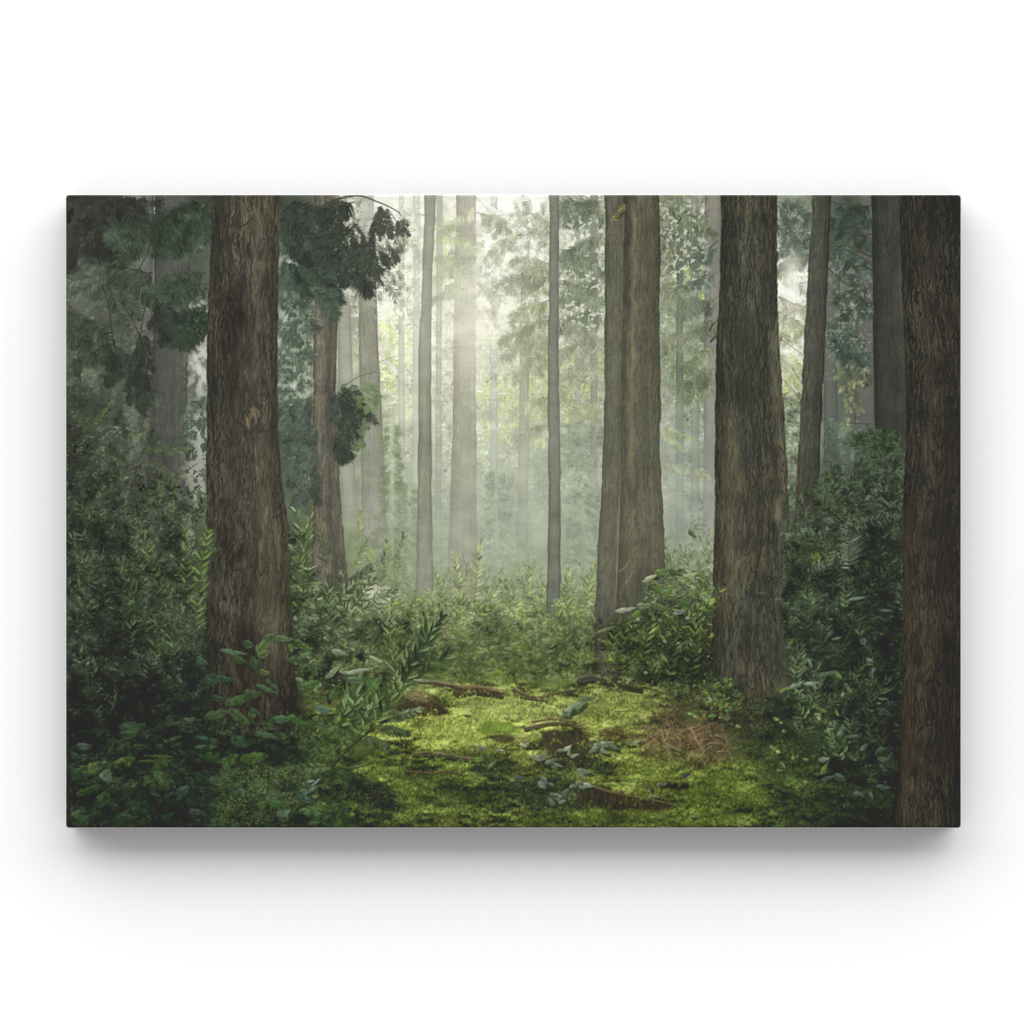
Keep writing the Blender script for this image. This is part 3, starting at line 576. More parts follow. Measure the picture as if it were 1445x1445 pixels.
    # thin bare twigs in the bright gaps
    for p, w in ((((735, 346), (750, 350), (774, 358)), 1.5), (((725, 385), (745, 380), (774, 375)), 1.3), (((725, 470), (750, 470), (773, 463)), 1.4), (((790, 398), (800, 410), (810, 425), (830, 422)), 1.5), (((790, 370), (808, 367), (825, 357)), 1.5), (((789, 543), (800, 548), (807, 562)), 2), (((808, 320), (811, 330), (807, 338)), 2.4),
                 (((671, 278), (684, 292), (692, 308), (692, 322)), 1.2), (((672, 436), (684, 456), (690, 480), (691, 510)), 1), (((672, 490), (686, 498), (692, 512), (700, 535)), 1), (((685, 540), (700, 530), (725, 527)), 1.5), (((700, 535), (692, 533), (684, 540)), 1.1), (((589, 462), (578, 448), (573, 430), (579, 412)), 1.3),
                 (((600, 305), (590, 302), (576, 304)), 1.6), (((575, 328), (588, 324), (594, 318)), 1.4), (((482, 394), (480, 402), (478, 412)), .9), (((478, 415), (488, 418), (492, 412)), 1), (((535, 385), (545, 392), (550, 400)), 1), (((530, 515), (545, 506), (560, 502)), 1.6), (((535, 538), (548, 540)), 1.4), (((546, 400), (552, 430), (568, 455)), 1),
                 (((725, 300), (735, 320), (742, 345)), .9), (((745, 340), (758, 355), (768, 358)), 1)): stroke(p, w, .6, (106, 106, 88), .75)

def dark_sprays():
    # the dark boughs at the top, left of centre
    D = (44, 51, 44)
    for (x, y, a, L, n, sl, c) in ((396, 288, 8, 80, 11, 30, D), (400, 310, 12, 90, 12, 32, (46, 56, 48)), (400, 345, 10, 80, 11, 30, (46, 58, 50)), (400, 370, 14, 70, 10, 28, (50, 64, 54)), (500, 285, 170, 60, 9, 28, D), (430, 330, 20, 70, 9, 30, D), (450, 350, 25, 60, 9, 26, (46, 54, 46)), (470, 370, 20, 50, 9, 26, D), (500, 350, 30, 34, 8, 22, D), (430, 375, 30, 50, 9, 26, (50, 62, 52)), (420, 395, 30, 50, 8, 26, (56, 72, 60))):
        bough(x, y, a, L, c, n, sl, 9, 1.5, (40, 42, 36), alpha=.95)
    stroke([(440, 300), (470, 283), (505, 276), (530, 284), (545, 290), (560, 298), (566, 304)], 3.2, 1.2, (56, 54, 46), .95)
    B = []
    for (x0, y0, x1, y1, n, l, an) in ((526, 290, 560, 316, 17, 27, 92), (545, 308, 570, 322, 9, 18, 60), (500, 330, 530, 366, 22, 30, 95), (516, 345, 530, 376, 9, 26, 80), (532, 350, 552, 362, 8, 20, 40), (476, 310, 502, 360, 22, 30, 88)):
        for i in range(n): spray(B, rng.uniform(x0, x1), rng.uniform(y0, y1), an + rng.normal(0, 20), l * rng.uniform(.6, 1.25), np.array((47, 53, 46)) * (1 + rng.normal(0, .12)), 1.05, 5.2, .7, alpha=.95, dens=1.25, curl=rng.normal(0, .4))
    flush(B)
    for p in (((548, 296), (556, 308), (566, 324), (576, 330)), ((530, 352), (545, 362), (558, 378)), ((500, 330), (520, 342), (532, 348)), ((480, 318), (500, 332), (520, 336))): stroke(p, 1.4, .6, (50, 50, 42), .9)
    specks([(470, 290), (520, 290), (545, 350), (520, 400), (470, 390)], 110, (150, 154, 138), (2, 6), .6)
    specks([(396, 280), (470, 280), (480, 420), (396, 430)], 150, (92, 104, 90), (2, 6), .6)
    specks([(528, 296), (566, 300), (575, 335), (535, 340)], 34, (196, 198, 180), (2, 5), .75)
    for pl, n, cc in (([(396, 400), (470, 395), (480, 440), (396, 470)], 30, (70, 82, 70)), ([(520, 330), (565, 330), (560, 410), (505, 410)], 26, (58, 59, 52)), ([(545, 300), (580, 318), (572, 345), (540, 350)], 18, (60, 60, 52))):
        for x, y in zip(*scatter(pl, n)): spray(B, x, y, 75 + rng.normal(0, 35), rng.uniform(8, 20), cc, .75, 6, .5, alpha=.85, dens=.6)
    flush(B)
    # the round dark cluster behind trunk two
    B = []
    cp = Q(1, 872, 640, 930, 622, 975, 640, 970, 700, 945, 760, 905, 830, 880, 850, 868, 760)
    for x, y in zip(*scatter(cp, 66)): spray(B, x - 9, y - 9, 52 + rng.normal(0, 18), 30 * rng.uniform(.5, 1.3), np.array((54, 64, 55)) * (1 + rng.normal(0, .16)), 1.1, 8, .5, alpha=.92, dens=.9)
    cp = Q(1, 700, 700, 760, 650, 800, 690, 800, 960, 740, 1010, 705, 900)
    for x, y in zip(*scatter(cp, 105)): spray(B, x + 7, y - 6, 118 + rng.normal(0, 24), 22 * rng.uniform(.5, 1.3), np.array((64, 75, 66)) * (1 + rng.normal(0, .16)), 1.1, 8, .5, alpha=.9, dens=.85)
    flush(B)
    for p in (Q(1, 870, 640, 920, 600, 960, 580, 1000, 570), Q(1, 870, 655, 930, 618, 1010, 660)): stroke(p, 1.4, 1.2, (84, 96, 70), .8)
    specks(Q(1, 880, 640, 960, 620, 965, 740, 900, 830, 872, 800), 34, (150, 158, 132), (2, 5), .6); specks(Q(1, 700, 690, 800, 680, 800, 980, 705, 960), 120, (126, 138, 118), (2, 6), .6); specks(Q(1, 690, 330, 800, 330, 800, 680, 690, 680), 260, (160, 168, 148), (2, 6), .5)
    # a few sunlit needles fringe it
    B = []
    for x, y in zip(*scatter(Q(1, 900, 610, 1000, 600, 985, 700, 925, 820, 900, 850, 950, 700), 24)): spray(B, x, y, 40 + rng.normal(0, 25), 12, (96, 116, 78), 1.3, 5, .4, alpha=.7)
    flush(B)

def left_boughs():
    D = (52, 60, 51)
    canopy([(93, 400), (215, 400), (215, 600), (93, 600)], 110, (84, 92, 80), 1, .16, 6, 1., 18, .55); thicket([(93, 420), (215, 420), (215, 620), (93, 620)], 1500, size=(2.5, 7), asp=(.3, .5), alpha=.55, col=(80, 88, 76), k=(.75, 1.3), hi=.08, yel=.06, hcol=(130, 138, 122), ycol=(104, 116, 78), ang=(0, 50))
    canopy([(93, 275), (215, 275), (190, 330), (140, 360), (93, 360)], 150, (46, 50, 44), 1, .16, 9, 1.5, 28, .9)
    m = polymask([(85, 268), (150, 268), (152, 300), (120, 335), (85, 345)], 10, 8)[..., None]; IMG[:] += m * .8 * (np.array([48, 49, 45]) - IMG)
    canopy([(93, 275), (160, 275), (150, 320), (93, 350)], 60, (52, 54, 48), 1, .2, 7, 1.2, 18, .5)
    for (x, y, a, L, n, sl, c) in ((300, 285, 172, 84, 13, 30, (50, 62, 50)), (300, 300, 165, 70, 11, 30, (50, 64, 50)), (292, 325, 170, 60, 9, 26, (54, 68, 54)), (260, 310, 165, 95, 12, 30, (52, 66, 52)), (220, 320, 188, 62, 12, 26, (58, 72, 58)), (215, 342, 200, 55, 11, 22, (58, 70, 58)), (290, 385, 178, 66, 11, 26, (58, 72, 56)), (285, 400, 172, 60, 10, 26, (56, 70, 56)), (300, 440, 172, 60, 11, 24, (50, 66, 52)), (298, 455, 160, 40, 9, 24, (48, 62, 50)),
                       (215, 385, 182, 60, 10, 22, (62, 72, 60)), (100, 400, -12, 50, 9, 24, (74, 84, 72)), (95, 385, 8, 60, 9, 26, (66, 76, 64)), (150, 375, 25, 70, 11, 24, (58, 68, 56)), (150, 400, 60, 50, 9, 22, (60, 70, 58)), (95, 440, 20, 50, 9, 22, (56, 68, 54)), (93, 465, 28, 50, 9, 24, (54, 66, 52)), (160, 485, 160, 50, 9, 20, (58, 70, 56)), (165, 490, 40, 46, 9, 22, (56, 64, 54))):
        bough(x, y, a, L, c, n, sl, 10, 1.3, (54, 52, 44), alpha=.9, tw=2)
    B = []
    for (x0, y0, x1, y1, n, l) in ((220, 420, 240, 475, 30, 24), (186, 500, 206, 560, 46, 24), (190, 470, 206, 500, 20, 12), (150, 480, 170, 530, 20, 18)):
        for i in range(n): spray(B, rng.uniform(x0, x1), rng.uniform(y0, y1), 85 + rng.normal(0, 22), l * rng.uniform(.6, 1.1), np.array((50, 56, 48)) * (1 + rng.normal(0, .12)), 1.5, 7, .5, alpha=.92)
    flush(B)
    for p, w in ((((93, 350), (115, 372), (140, 376), (175, 378), (205, 384), (215, 392)), 2.2), (((113, 330), (130, 352), (146, 378)), 2.4), (((130, 340), (160, 362), (178, 376)), 2), (((144, 402), (152, 425), (156, 450), (159, 480)), 2.2), (((214, 340), (206, 362), (192, 386)), 1.8), (((168, 420), (180, 440), (192, 462), (198, 478)), 1.8), (((212, 424), (204, 438), (200, 460), (198, 486)), 1.6),
                 (((156, 484), (140, 492), (124, 510), (110, 530)), 1.6), (((160, 480), (163, 492), (162, 502)), 3), (((196, 470), (202, 490), (204, 520)), 2.4), (((97, 355), (95, 375), (98, 395)), 1.4), (((265, 290), (240, 304), (215, 320), (195, 322)), 1.8), (((203, 540), (216, 550), (232, 556)), 1.2)): stroke(p, w, .9, (52, 47, 40), .92)
    specks([(93, 300), (215, 290), (215, 560), (93, 560)], 330, (106, 114, 102), (2, 6), .5); specks([(262, 400), (292, 400), (292, 560), (266, 560)], 120, (160, 166, 150), (2, 7), .6); specks([(262, 560), (290, 560), (290, 700), (266, 700)], 60, (150, 160, 140), (2, 6), .6)
    # pale comb-like frond catching light at the left edge
    for (x, y, a, L, c) in ((142, 388, 168, 54, (98, 110, 96)), (146, 392, 150, 56, (84, 98, 84)), (150, 375, 190, 40, (76, 88, 76)), (152, 398, 70, 44, (70, 82, 68)), (170, 410, 55, 50, (60, 72, 60))): frond(x, y, a, L, c, 18, 1.7, 20, 0, .85, 62)

def undergrowth_far():
    # misty bushes in the middle distance
    th = dict(size=(2.5, 7.5), asp=(.3, .55), alpha=.55, k=(.84, 1.22), ang=(0, 55), clump=.5)
    # young conifers beside trunk three
    B = []
    for (cx, y0, y1, wd, c) in ((552, 585, 850, 32, (108, 120, 90)), (577, 680, 850, 24, (122, 132, 104)), (700, 660, 800, 26, (150, 160, 140)), (822, 650, 800, 30, (138, 147, 126))):
        for i in range(230):
            t = rng.random() ** .7; y = y0 + (y1 - y0) * t; w = wd * (.1 + .9 * t) * rng.uniform(.2, 1); x = cx + rng.uniform(-1, 1) * w
            spray(B, x, y, (20 if x > cx else 160) + rng.normal(0, 18), 12 * rng.uniform(.6, 1.2), np.array(c) * (1 + rng.normal(0, .1)) , 1.1, 4.5, .3, alpha=.42)
    flush(B)
    thicket(Q(3, 880, -60, 1445, -60, 1445, 460, 880, 460), 7600, top=(765, 905), hcol=(190, 196, 160), ycol=(150, 166, 84), hi=.10, yel=.16, **th)
    thicket(Q(4, 0, -60, 270, -60, 290, 480, 0, 480), 4800, top=(760, 895), hcol=(186, 194, 160), ycol=(150, 168, 80), hi=.10, yel=.18, **th)
    thicket(Q(4, 480, 0, 660, 0, 650, 330, 480, 330), 2300, top=(730, 810), hcol=(176, 184, 166), ycol=(146, 160, 90), hi=.10, yel=.12, **th)
    thicket(Q(2, 860, 640, 930, 640, 900, 1020, 870, 1020), 1200, size=(3, 6), alpha=.6, hcol=(176, 186, 160), ycol=(140, 150, 90), hi=.12, yel=.1, k=(.75, 1.2), ang=(0, 50))
    # sapling stems with sunlit leaf tufts
    for (x, y, L, a, c, hi) in ((655, 850, 70, -94, (138, 148, 96), (178, 186, 120)), (662, 830, 60, -80, (146, 156, 100), (188, 194, 130)), (640, 860, 56, -100, (128, 140, 90), (170, 180, 110)), (690, 860, 56, -86, (134, 146, 96), (170, 180, 116)), (557, 840, 80, -90, (104, 120, 78), (136, 150, 84)), (536, 850, 60, -84, (108, 124, 76), (140, 154, 84)), (520, 810, 34, -80, (118, 134, 74), (150, 164, 80)), (580, 850, 56, -98, (106, 122, 80), None), (740, 850, 50, -90, (130, 144, 88), (166, 178, 104)),
                           (760, 850, 44, -80, (124, 140, 80), (160, 174, 90)), (810, 850, 50, -96, (128, 142, 84), (164, 178, 90)), (830, 850, 40, -70, (132, 148, 80), (170, 184, 84)), (720, 870, 50, -100, (118, 132, 78), None), (618, 850, 46, -84, (130, 142, 92), (176, 182, 130)), (505, 780, 56, -88, (122, 136, 76), (170, 180, 76)), (500, 800, 40, -60, (112, 128, 76), None), (975, 830, 60, -90, (114, 126, 90), (168, 176, 140)), (990, 820, 70, -84, (104, 118, 80), (150, 162, 110)), (960, 840, 40, -100, (116, 128, 88), None)):
        shoot(x, y, a, L, c, 10, 9, 2.6, rng.normal(0, .2), .68, (110, 116, 84), hi, sw=1.2)
    for i in range(64):
        x = rng.uniform(606, 850); y = rng.uniform(836, 915); t = (y - 836) / 79; L = rng.uniform(26, 58)
        shoot(x, y, -90 + rng.normal(0, 16), L, np.array((118, 130, 96)) * (1 - t) + np.array((88, 104, 62)) * t, int(L / 5), rng.uniform(6, 10), rng.uniform(2., 3.2), rng.normal(0, .35), .72, (98, 104, 78), (168, 180, 118), 55, .2, 1.1)
    for i in range(26):
        x = rng.uniform(935, 1000); y = rng.uniform(800, 880); L = rng.uniform(24, 50); shoot(x, y, -90 + rng.normal(0, 18), L, (100, 114, 80), int(L / 5), 9, 2.8, rng.normal(0, .3), .7, (84, 90, 66), (170, 178, 140), 55, .2, 1.1)
    # sapling with dark stem behind the mist
    stroke([(558, 760), (557, 800), (558, 835)], 2.2, 1.6, (84, 90, 66), .7); stroke([(667, 790), (665, 830), (664, 860)], 1.6, 1.2, (120, 124, 92), .7)
    # bright spray of dead grass in the sun
    for i in range(60):
        x = 512 + 24 * rng.random(); y = 824 + 26 * rng.random(); stroke([(x, y + 5), (x + 10, y - 1), (x + 24 + 10 * rng.random(), y + 3 + 6 * rng.random())], 1.4, .5, (214, 208, 188), .5)
    frond(520, 862, -18, 66, (104, 118, 84), 16, 2., 22, .55, .8, 50, hi=(180, 184, 150)); frond(512, 850, -30, 60, (120, 130, 96), 14, 2, 18, .7, .7, 50, hi=(200, 200, 170))
    frond(492, 818, -28, 40, (62, 74, 54), 9, 2, 16, -.25, .85, 50)
    blades(Q(3, 1050, 180, 1445, 180, 1445, 520, 1100, 500), 40, (140, 152, 108), (12, 30), .4); blades(Q(4, 0, 180, 280, 200, 280, 520, 0, 520), 30, (148, 160, 112), (14, 40), .5)
    mist(.42, 690, 850, 520, 850, (160, 167, 150), 60, 60, .2); mist(.25, 690, 830, 940, 1000, (146, 153, 140), 20, 50, .2)
    # leafy middle band down to the clearing
    for (x, y, L, a, c, hi) in ((650, 868, 84, -92, (136, 147, 98), (176, 186, 122)), (668, 862, 96, -86, (142, 152, 104), (184, 192, 130)), (684, 868, 60, -78, (132, 144, 98), (170, 182, 118)), (632, 872, 60, -102, (130, 142, 96), None), (740, 868, 66, -84, (128, 140, 92), (172, 184, 110)), (722, 864, 50, -100, (126, 138, 94), None), (800, 866, 60, -90, (122, 136, 88), (168, 184, 92)), (822, 868, 74, -84, (130, 144, 88), (176, 190, 96)), (760, 872, 44, -70, (124, 138, 84), (170, 184, 90)), (558, 850, 96, -91, (104, 118, 82), (132, 148, 92)), (536, 846, 80, -86, (108, 122, 84), (140, 156, 92))):
        shoot(x, y, a, L, c, int(L / 6), 10, 3, rng.normal(0, .15), .72, (104, 108, 82), hi, 58, .2, 1.2)
    th = dict(size=(3, 11), asp=(.26, .46), alpha=.7, k=(.74, 1.3), ang=(0, 45), clump=.75)
    thicket(Q(3, 1000, 290, 1445, 290, 1445, 560, 1290, 560, 1150, 530, 1000, 480), 2600, hcol=(160, 170, 130), ycol=(132, 152, 66), hi=.10, yel=.14, **th)
    thicket(Q(4, 0, 280, 300, 300, 520, 440, 500, 530, 300, 540, 0, 550), 3000, hcol=(166, 176, 140), ycol=(134, 154, 66), hi=.10, yel=.16, **th)
    for (x, y, L, a) in ((600, 950, 60, -70), (640, 945, 60, -110), (660, 950, 70, -80), (690, 950, 60, -95), (715, 950, 66, -80), (740, 950, 60, -100), (765, 950, 60, -85), (790, 940, 56, -70), (815, 945, 50, -95), (620, 930, 60, -60), (700, 930, 50, -60), (640, 920, 50, -75), (750, 930, 56, -65)):
        shoot(x, y, a, L, (104, 118, 80), 8, 11, 3, rng.normal(0, .4), .55, (92, 98, 70), (160, 170, 116), var=.2)

def sunglow():
    holes((Q(1, 395, 400, 462, 400, 462, 640, 395, 640), Q(1, 395, 690, 462, 690, 460, 1000, 395, 1000)), 5.5, .50, .75, (204, 208, 190)); holes((Q(1, 690, 330, 800, 300, 800, 680, 690, 700),), 5, .62, .55, (186, 194, 174)); holes((Q(1, 880, 0, 960, 0, 960, 330, 890, 330),), 6, .50, .8, (238, 238, 224)); holes((Q(2, 1010, 200, 1160, 200, 1160, 620, 1010, 620), Q(2, 850, 20, 950, 20, 950, 200, 850, 200)), 5, .64, .5, (180, 188, 172))
    holes((Q(1, 0, 480, 130, 480, 130, 640, 0, 640),), 5, .62, .4, (130, 136, 122))
    glow(700, 330, 70, 95, .20, (247, 245, 236)); glow(542, 300, 28, 50, .6, (240, 240, 228)); glow(1116, 398, 13, 36, .75, (247, 245, 236)); glow(1112, 508, 10, 20, .5, (238, 238, 220)); glow(672, 448, 30, 56, .5, (248, 245, 228)); glow(610, 480, 90, 130, .14, (226, 230, 200))
    glow(600, 330, 60, 90, .16, (232, 232, 214)); glow(760, 310, 40, 60, .12, (244, 244, 232)); glow(712, 400, 34, 60, .15, (247, 245, 236))
    for (x, y, a, L, cc, n, sl) in ((774, 392, 190, 66, (122, 130, 106), 9, 22), (774, 372, 200, 50, (140, 146, 122), 8, 20), (790, 352, 12, 62, (104, 113, 96), 10, 24), (790, 395, 16, 58, (108, 117, 98), 10, 24), (774, 452, 172, 62, (112, 121, 94), 10, 24), (774, 424, 168, 50, (126, 134, 104), 8, 22), (790, 450, 14, 56, (122, 130, 108), 8, 22), (790, 600, 20, 44, (126, 134, 114), 8, 18), (830, 590, 160, 50, (124, 132, 112), 9, 20), (736, 330, 165, 44, (156, 161, 134), 7, 18), (746, 300, 20, 28, (158, 163, 138), 6, 16), (673, 300, 15, 40, (152, 158, 130), 7, 20), (673, 400, 25, 30, (160, 165, 140), 6, 16), (850, 330, 165, 56, (100, 109, 94), 9, 24)):
        bough(x, y, a, L, cc, n, sl, 6.5, .95, (100, 103, 86), alpha=.82, droop=.9)
    for pl, n, cc in ((Q(1, 1340, 0, 1445, 0, 1445, 450, 1335, 450), 40, (158, 163, 138)), (Q(2, 0, 0, 110, 0, 110, 240, 0, 240), 36, (152, 157, 132)), (Q(2, 55, 0, 112, 0, 112, 560, 60, 560), 40, (134, 142, 114))): canopy(pl, n, cc, 1, .12, 5, .9, 15, .6, dens=.8)

def broad_glints():
    x, y = scatter([(600, 880), (850, 870), (950, 900), (945, 955), (610, 960)], 190)
    for i in range(len(x)):
        t = rng.random(); col = np.array((112, 134, 66)) * (1 - t) + np.array((160, 172, 120)) * t
        broad(x[i], y[i], rng.uniform(7, 16), rng.uniform(3, 6.5), rng.normal(0, 35), col * rng.uniform(.75, 1.1), .8)
    specks([(600, 880), (850, 870), (950, 900), (945, 955), (610, 960)], 500, (60, 68, 46), (3, 9), .75, ang=50)
    x, y = scatter([(430, 860), (600, 880), (600, 950), (430, 960)], 90)
    for i in range(len(x)): broad(x[i], y[i], rng.uniform(7, 17), rng.uniform(3, 7), rng.normal(0, 35), np.array((88, 108, 66)) * rng.uniform(.7, 1.4), .8)

def sky_gaps():
    holes((Q(1, 1330, 0, 1445, 0, 1445, 450, 1330, 470), Q(2, 0, 0, 108, 0, 108, 250, 0, 250)), 7, .47, .88, (247, 246, 238), 71)
    holes((Q(1, 1000, 10, 1140, 10, 1130, 420, 1010, 420),), 6, .55, .75, (240, 241, 226), 73); holes((Q(2, 150, 60, 285, 60, 285, 440, 150, 440), Q(2, 0, 250, 108, 250, 108, 460, 0, 420)), 5, .62, .75, (232, 234, 216), 75)
    holes((Q(1, 1190, 400, 1255, 400, 1245, 800, 1190, 800), Q(1, 1325, 450, 1445, 450, 1445, 760, 1325, 760)), 6, .60, .55, (224, 227, 210), 77); holes((Q(2, 475, 40, 620, 40, 620, 300, 480, 300),), 5, .62, .7, (226, 229, 212), 79)

def shafts():
    # the air in the picture: milky glow low between the trunks, slanting rays
    glow(662, 440, 60, 80, .26, (230, 230, 208)); glow(680, 440, 150, 150, .10, (226, 226, 204)); glow(700, 600, 170, 120, .12, (206, 210, 190)); glow(560, 620, 90, 170, .07, (190, 196, 176))
    th = np.degrees(np.arctan2(YY - 150, XX - 690)); r = np.hypot(XX - 690, YY - 150)
    ray = fbm(th / 6.5, r * 0 + 3, 5, 2) ** 1.4; m = sstep(260, 420, r) * (1 - sstep(640, 830, r)) * np.exp(-((th - 74) / 26) ** 2)
    IMG[:] += (ray * m * .55)[..., None] * (np.array([198, 204, 180], np.float32) - IMG)
    mist(.36, 610, 820, 500, 1000, (172, 179, 165), 60, 80, .2)
def moss():
    clear = [(425, 960), (470, 975), (540, 985), (600, 965), (650, 958), (720, 962), (800, 968), (860, 955), (940, 955), (945, 1000), (1000, 1060), (1080, 1080), (1180, 1080), (1262, 1120), (1262, 1172), (500, 1172), (470, 1110), (500, 1070), (530, 1060), (500, 1030), (430, 1020)]
    m = polymask(clear, 4, 7, 16)[..., None]
    base = grid_col(XX, YY)
    # hummocks, lit from behind: bright crests and dark hollows
    h = fbm(XX / 34, YY / 15, 101, 4, .55); h2 = fbm(XX / 34, (YY - 4) / 15, 101, 4, .55)
    lit = np.clip((h - h2) * 9, -1, 1); f = fbm(XX / 3.2, YY / 2.8, 131, 3, .6)
    c = base * np.array([1.06, 1.05, 1.0]) * (1 + .42 * lit + .6 * (f - .5) + .5 * (h - .5))[..., None]
    br = sstep(.55, .7, fbm(XX / 20, YY / 9, 301, 4))[..., None] * .22; c = c * (1 - br) + br * c.mean(2, keepdims=True) * np.array([.95, .8, .58])
    H = np.zeros_like(XX); r0 = np.random.default_rng(21)
    for i in range(95):
        y0 = 968 + 195 * r0.random() ** .85; s = .35 + .9 * (y0 - 960) / 200; x0 = 520 + 720 * r0.random(); rx = (22 + 46 * r0.random()) * s; ry = (9 + 12 * r0.random()) * s
        if i == 0: WX = XX + (fbm(XX / 12, YY / 8, 600, 2) - .5) * 14; WY = YY + (fbm(XX / 12, YY / 8, 610, 2) - .5) * 9
        sl = (slice(max(0, int(y0 - ry - PY0 - 8)), int(y0 + ry - PY0 + 8)), slice(max(0, int(x0 - rx - PX0 - 9)), int(x0 + rx - PX0 + 9)))
        q = 1 - ((WX[sl] - x0) / rx) ** 2 - ((WY[sl] - y0) / ry) ** 2; v = .35 - .95 * np.clip((WY[sl] - y0) / ry, -1, 1)
        H[sl] = np.where(q > 0, v, H[sl])
    H = blur(H, 1.6); c = c * (1 + .34 * H)[..., None]
    vo = sstep(.52, .66, fbm(XX / 8, YY / 5, 311, 3, .6))[..., None] * .5; c = c * (1 - vo) + vo * (c * .42 + 16)
    IMG[:] += m * (c - IMG)
    def patch(pts, col, a, soft=6, rough=6, fr=12):
        mm = polymask(pts, soft, rough, fr)[..., None] * a
        n = (.8 + .4 * fbm(XX / 4, YY / 3.5, 141, 3))[..., None]
        IMG[:] += mm * (np.asarray(col, np.float32) * n - IMG)
    patch(Q(3, 1090, 690, 1200, 650, 1290, 660, 1330, 700, 1290, 750, 1180, 730), (146, 158, 76), .7)
    patch(Q(3, 1230, 610, 1445, 590, 1445, 680, 1330, 670), (156, 166, 92), .7)
    patch(Q(4, 0, 600, 150, 600, 160, 660, 60, 690, 0, 680), (160, 168, 96), .6)
    patch(Q(4, 170, 600, 420, 560, 440, 640, 380, 690, 220, 690, 160, 650), (138, 150, 76), .6)
    patch(Q(3, 760, 560, 860, 570, 880, 640, 770, 640), (112, 122, 62), .55)
    patch(Q(3, 1280, 740, 1380, 740, 1380, 790, 1290, 790), (134, 140, 74), .6)
    patch(Q(3, 900, 830, 1000, 800, 1090, 850, 1170, 930, 1130, 990, 1080, 940, 1040, 870, 960, 850), (112, 128, 56), .75)
    patch(Q(3, 860, 850, 960, 850, 1050, 900, 1090, 950, 1030, 970, 930, 950), (42, 46, 37), .9, 4)
    patch(Q(3, 1120, 840, 1300, 850, 1260, 930, 1130, 930), (66, 84, 40), .5)
    patch(Q(3, 1300, 790, 1445, 800, 1445, 850, 1320, 850), (42, 50, 38), .75, 4)
    patch(Q(3, 1150, 930, 1445, 880, 1445, 960, 1200, 970), (58, 74, 39), .5)
    patch(Q(3, 1190, 985, 1260, 985, 1250, 1020, 1190, 1020), (122, 132, 66), .8, 3)
    patch(Q(4, 330, 800, 480, 780, 590, 800, 580, 850, 450, 880, 330, 860), (112, 128, 56), .7)
    patch(Q(4, 560, 850, 700, 830, 800, 890, 820, 950, 620, 960, 520, 940, 540, 880), (102, 120, 50), .7)
    patch(Q(4, 0, 780, 60, 790, 100, 840, 0, 850), (114, 120, 58), .6)
    patch(Q(4, 150, 830, 260, 840, 240, 880, 150, 870), (122, 132, 62), .7, 4)
    patch(Q(4, 360, 900, 500, 880, 520, 920, 420, 930), (116, 124, 60), .7, 4)
    patch(Q(4, 0, 980, 260, 950, 520, 970, 700, 960, 700, 1020, 0, 1020), (92, 108, 46), .55)
    patch(Q(4, 770, 830, 880, 830, 880, 890, 800, 890), (46, 58, 38), .6)
    patch(Q(4, 880, 900, 1220, 860, 1220, 1020, 860, 1020, 850, 940), (52, 64, 40), .5)
    patch(Q(4, 60, 790, 250, 790, 340, 830, 320, 850, 140, 830), (44, 50, 38), .8, 4)
    patch(Q(4, 0, 870, 240, 880, 300, 940, 240, 970, 60, 950, 0, 930), (48, 56, 40), .8, 4)
    # moss stems: thousands of tiny bright and dark flecks
    x, y = scatter(clear, 26000); n = len(x)
    gc = IMG[np.clip((y - PY0).astype(int), 0, PH - 1), np.clip((x - PX0).astype(int), 0, PW - 1)]
    cl = fbm(x / 9, y / 6, 151, 2); k = (.62 + .82 * rng.random(n)) * (.72 + .6 * cl)
    c = gc * k[:, None] * np.array([1.02, 1.03, .95]); hot = rng.random(n) < .15; c[hot] = gc[hot] * np.array([1.36, 1.3, 1.14])
    L = U(2, 4.6, n) * (.75 + .45 * sstep(960, 1160, y)); leaves(x, y, L, L * U(.35, .7, n), -90 + N(n, 42), np.clip(c, 34, 214), .72, .1)

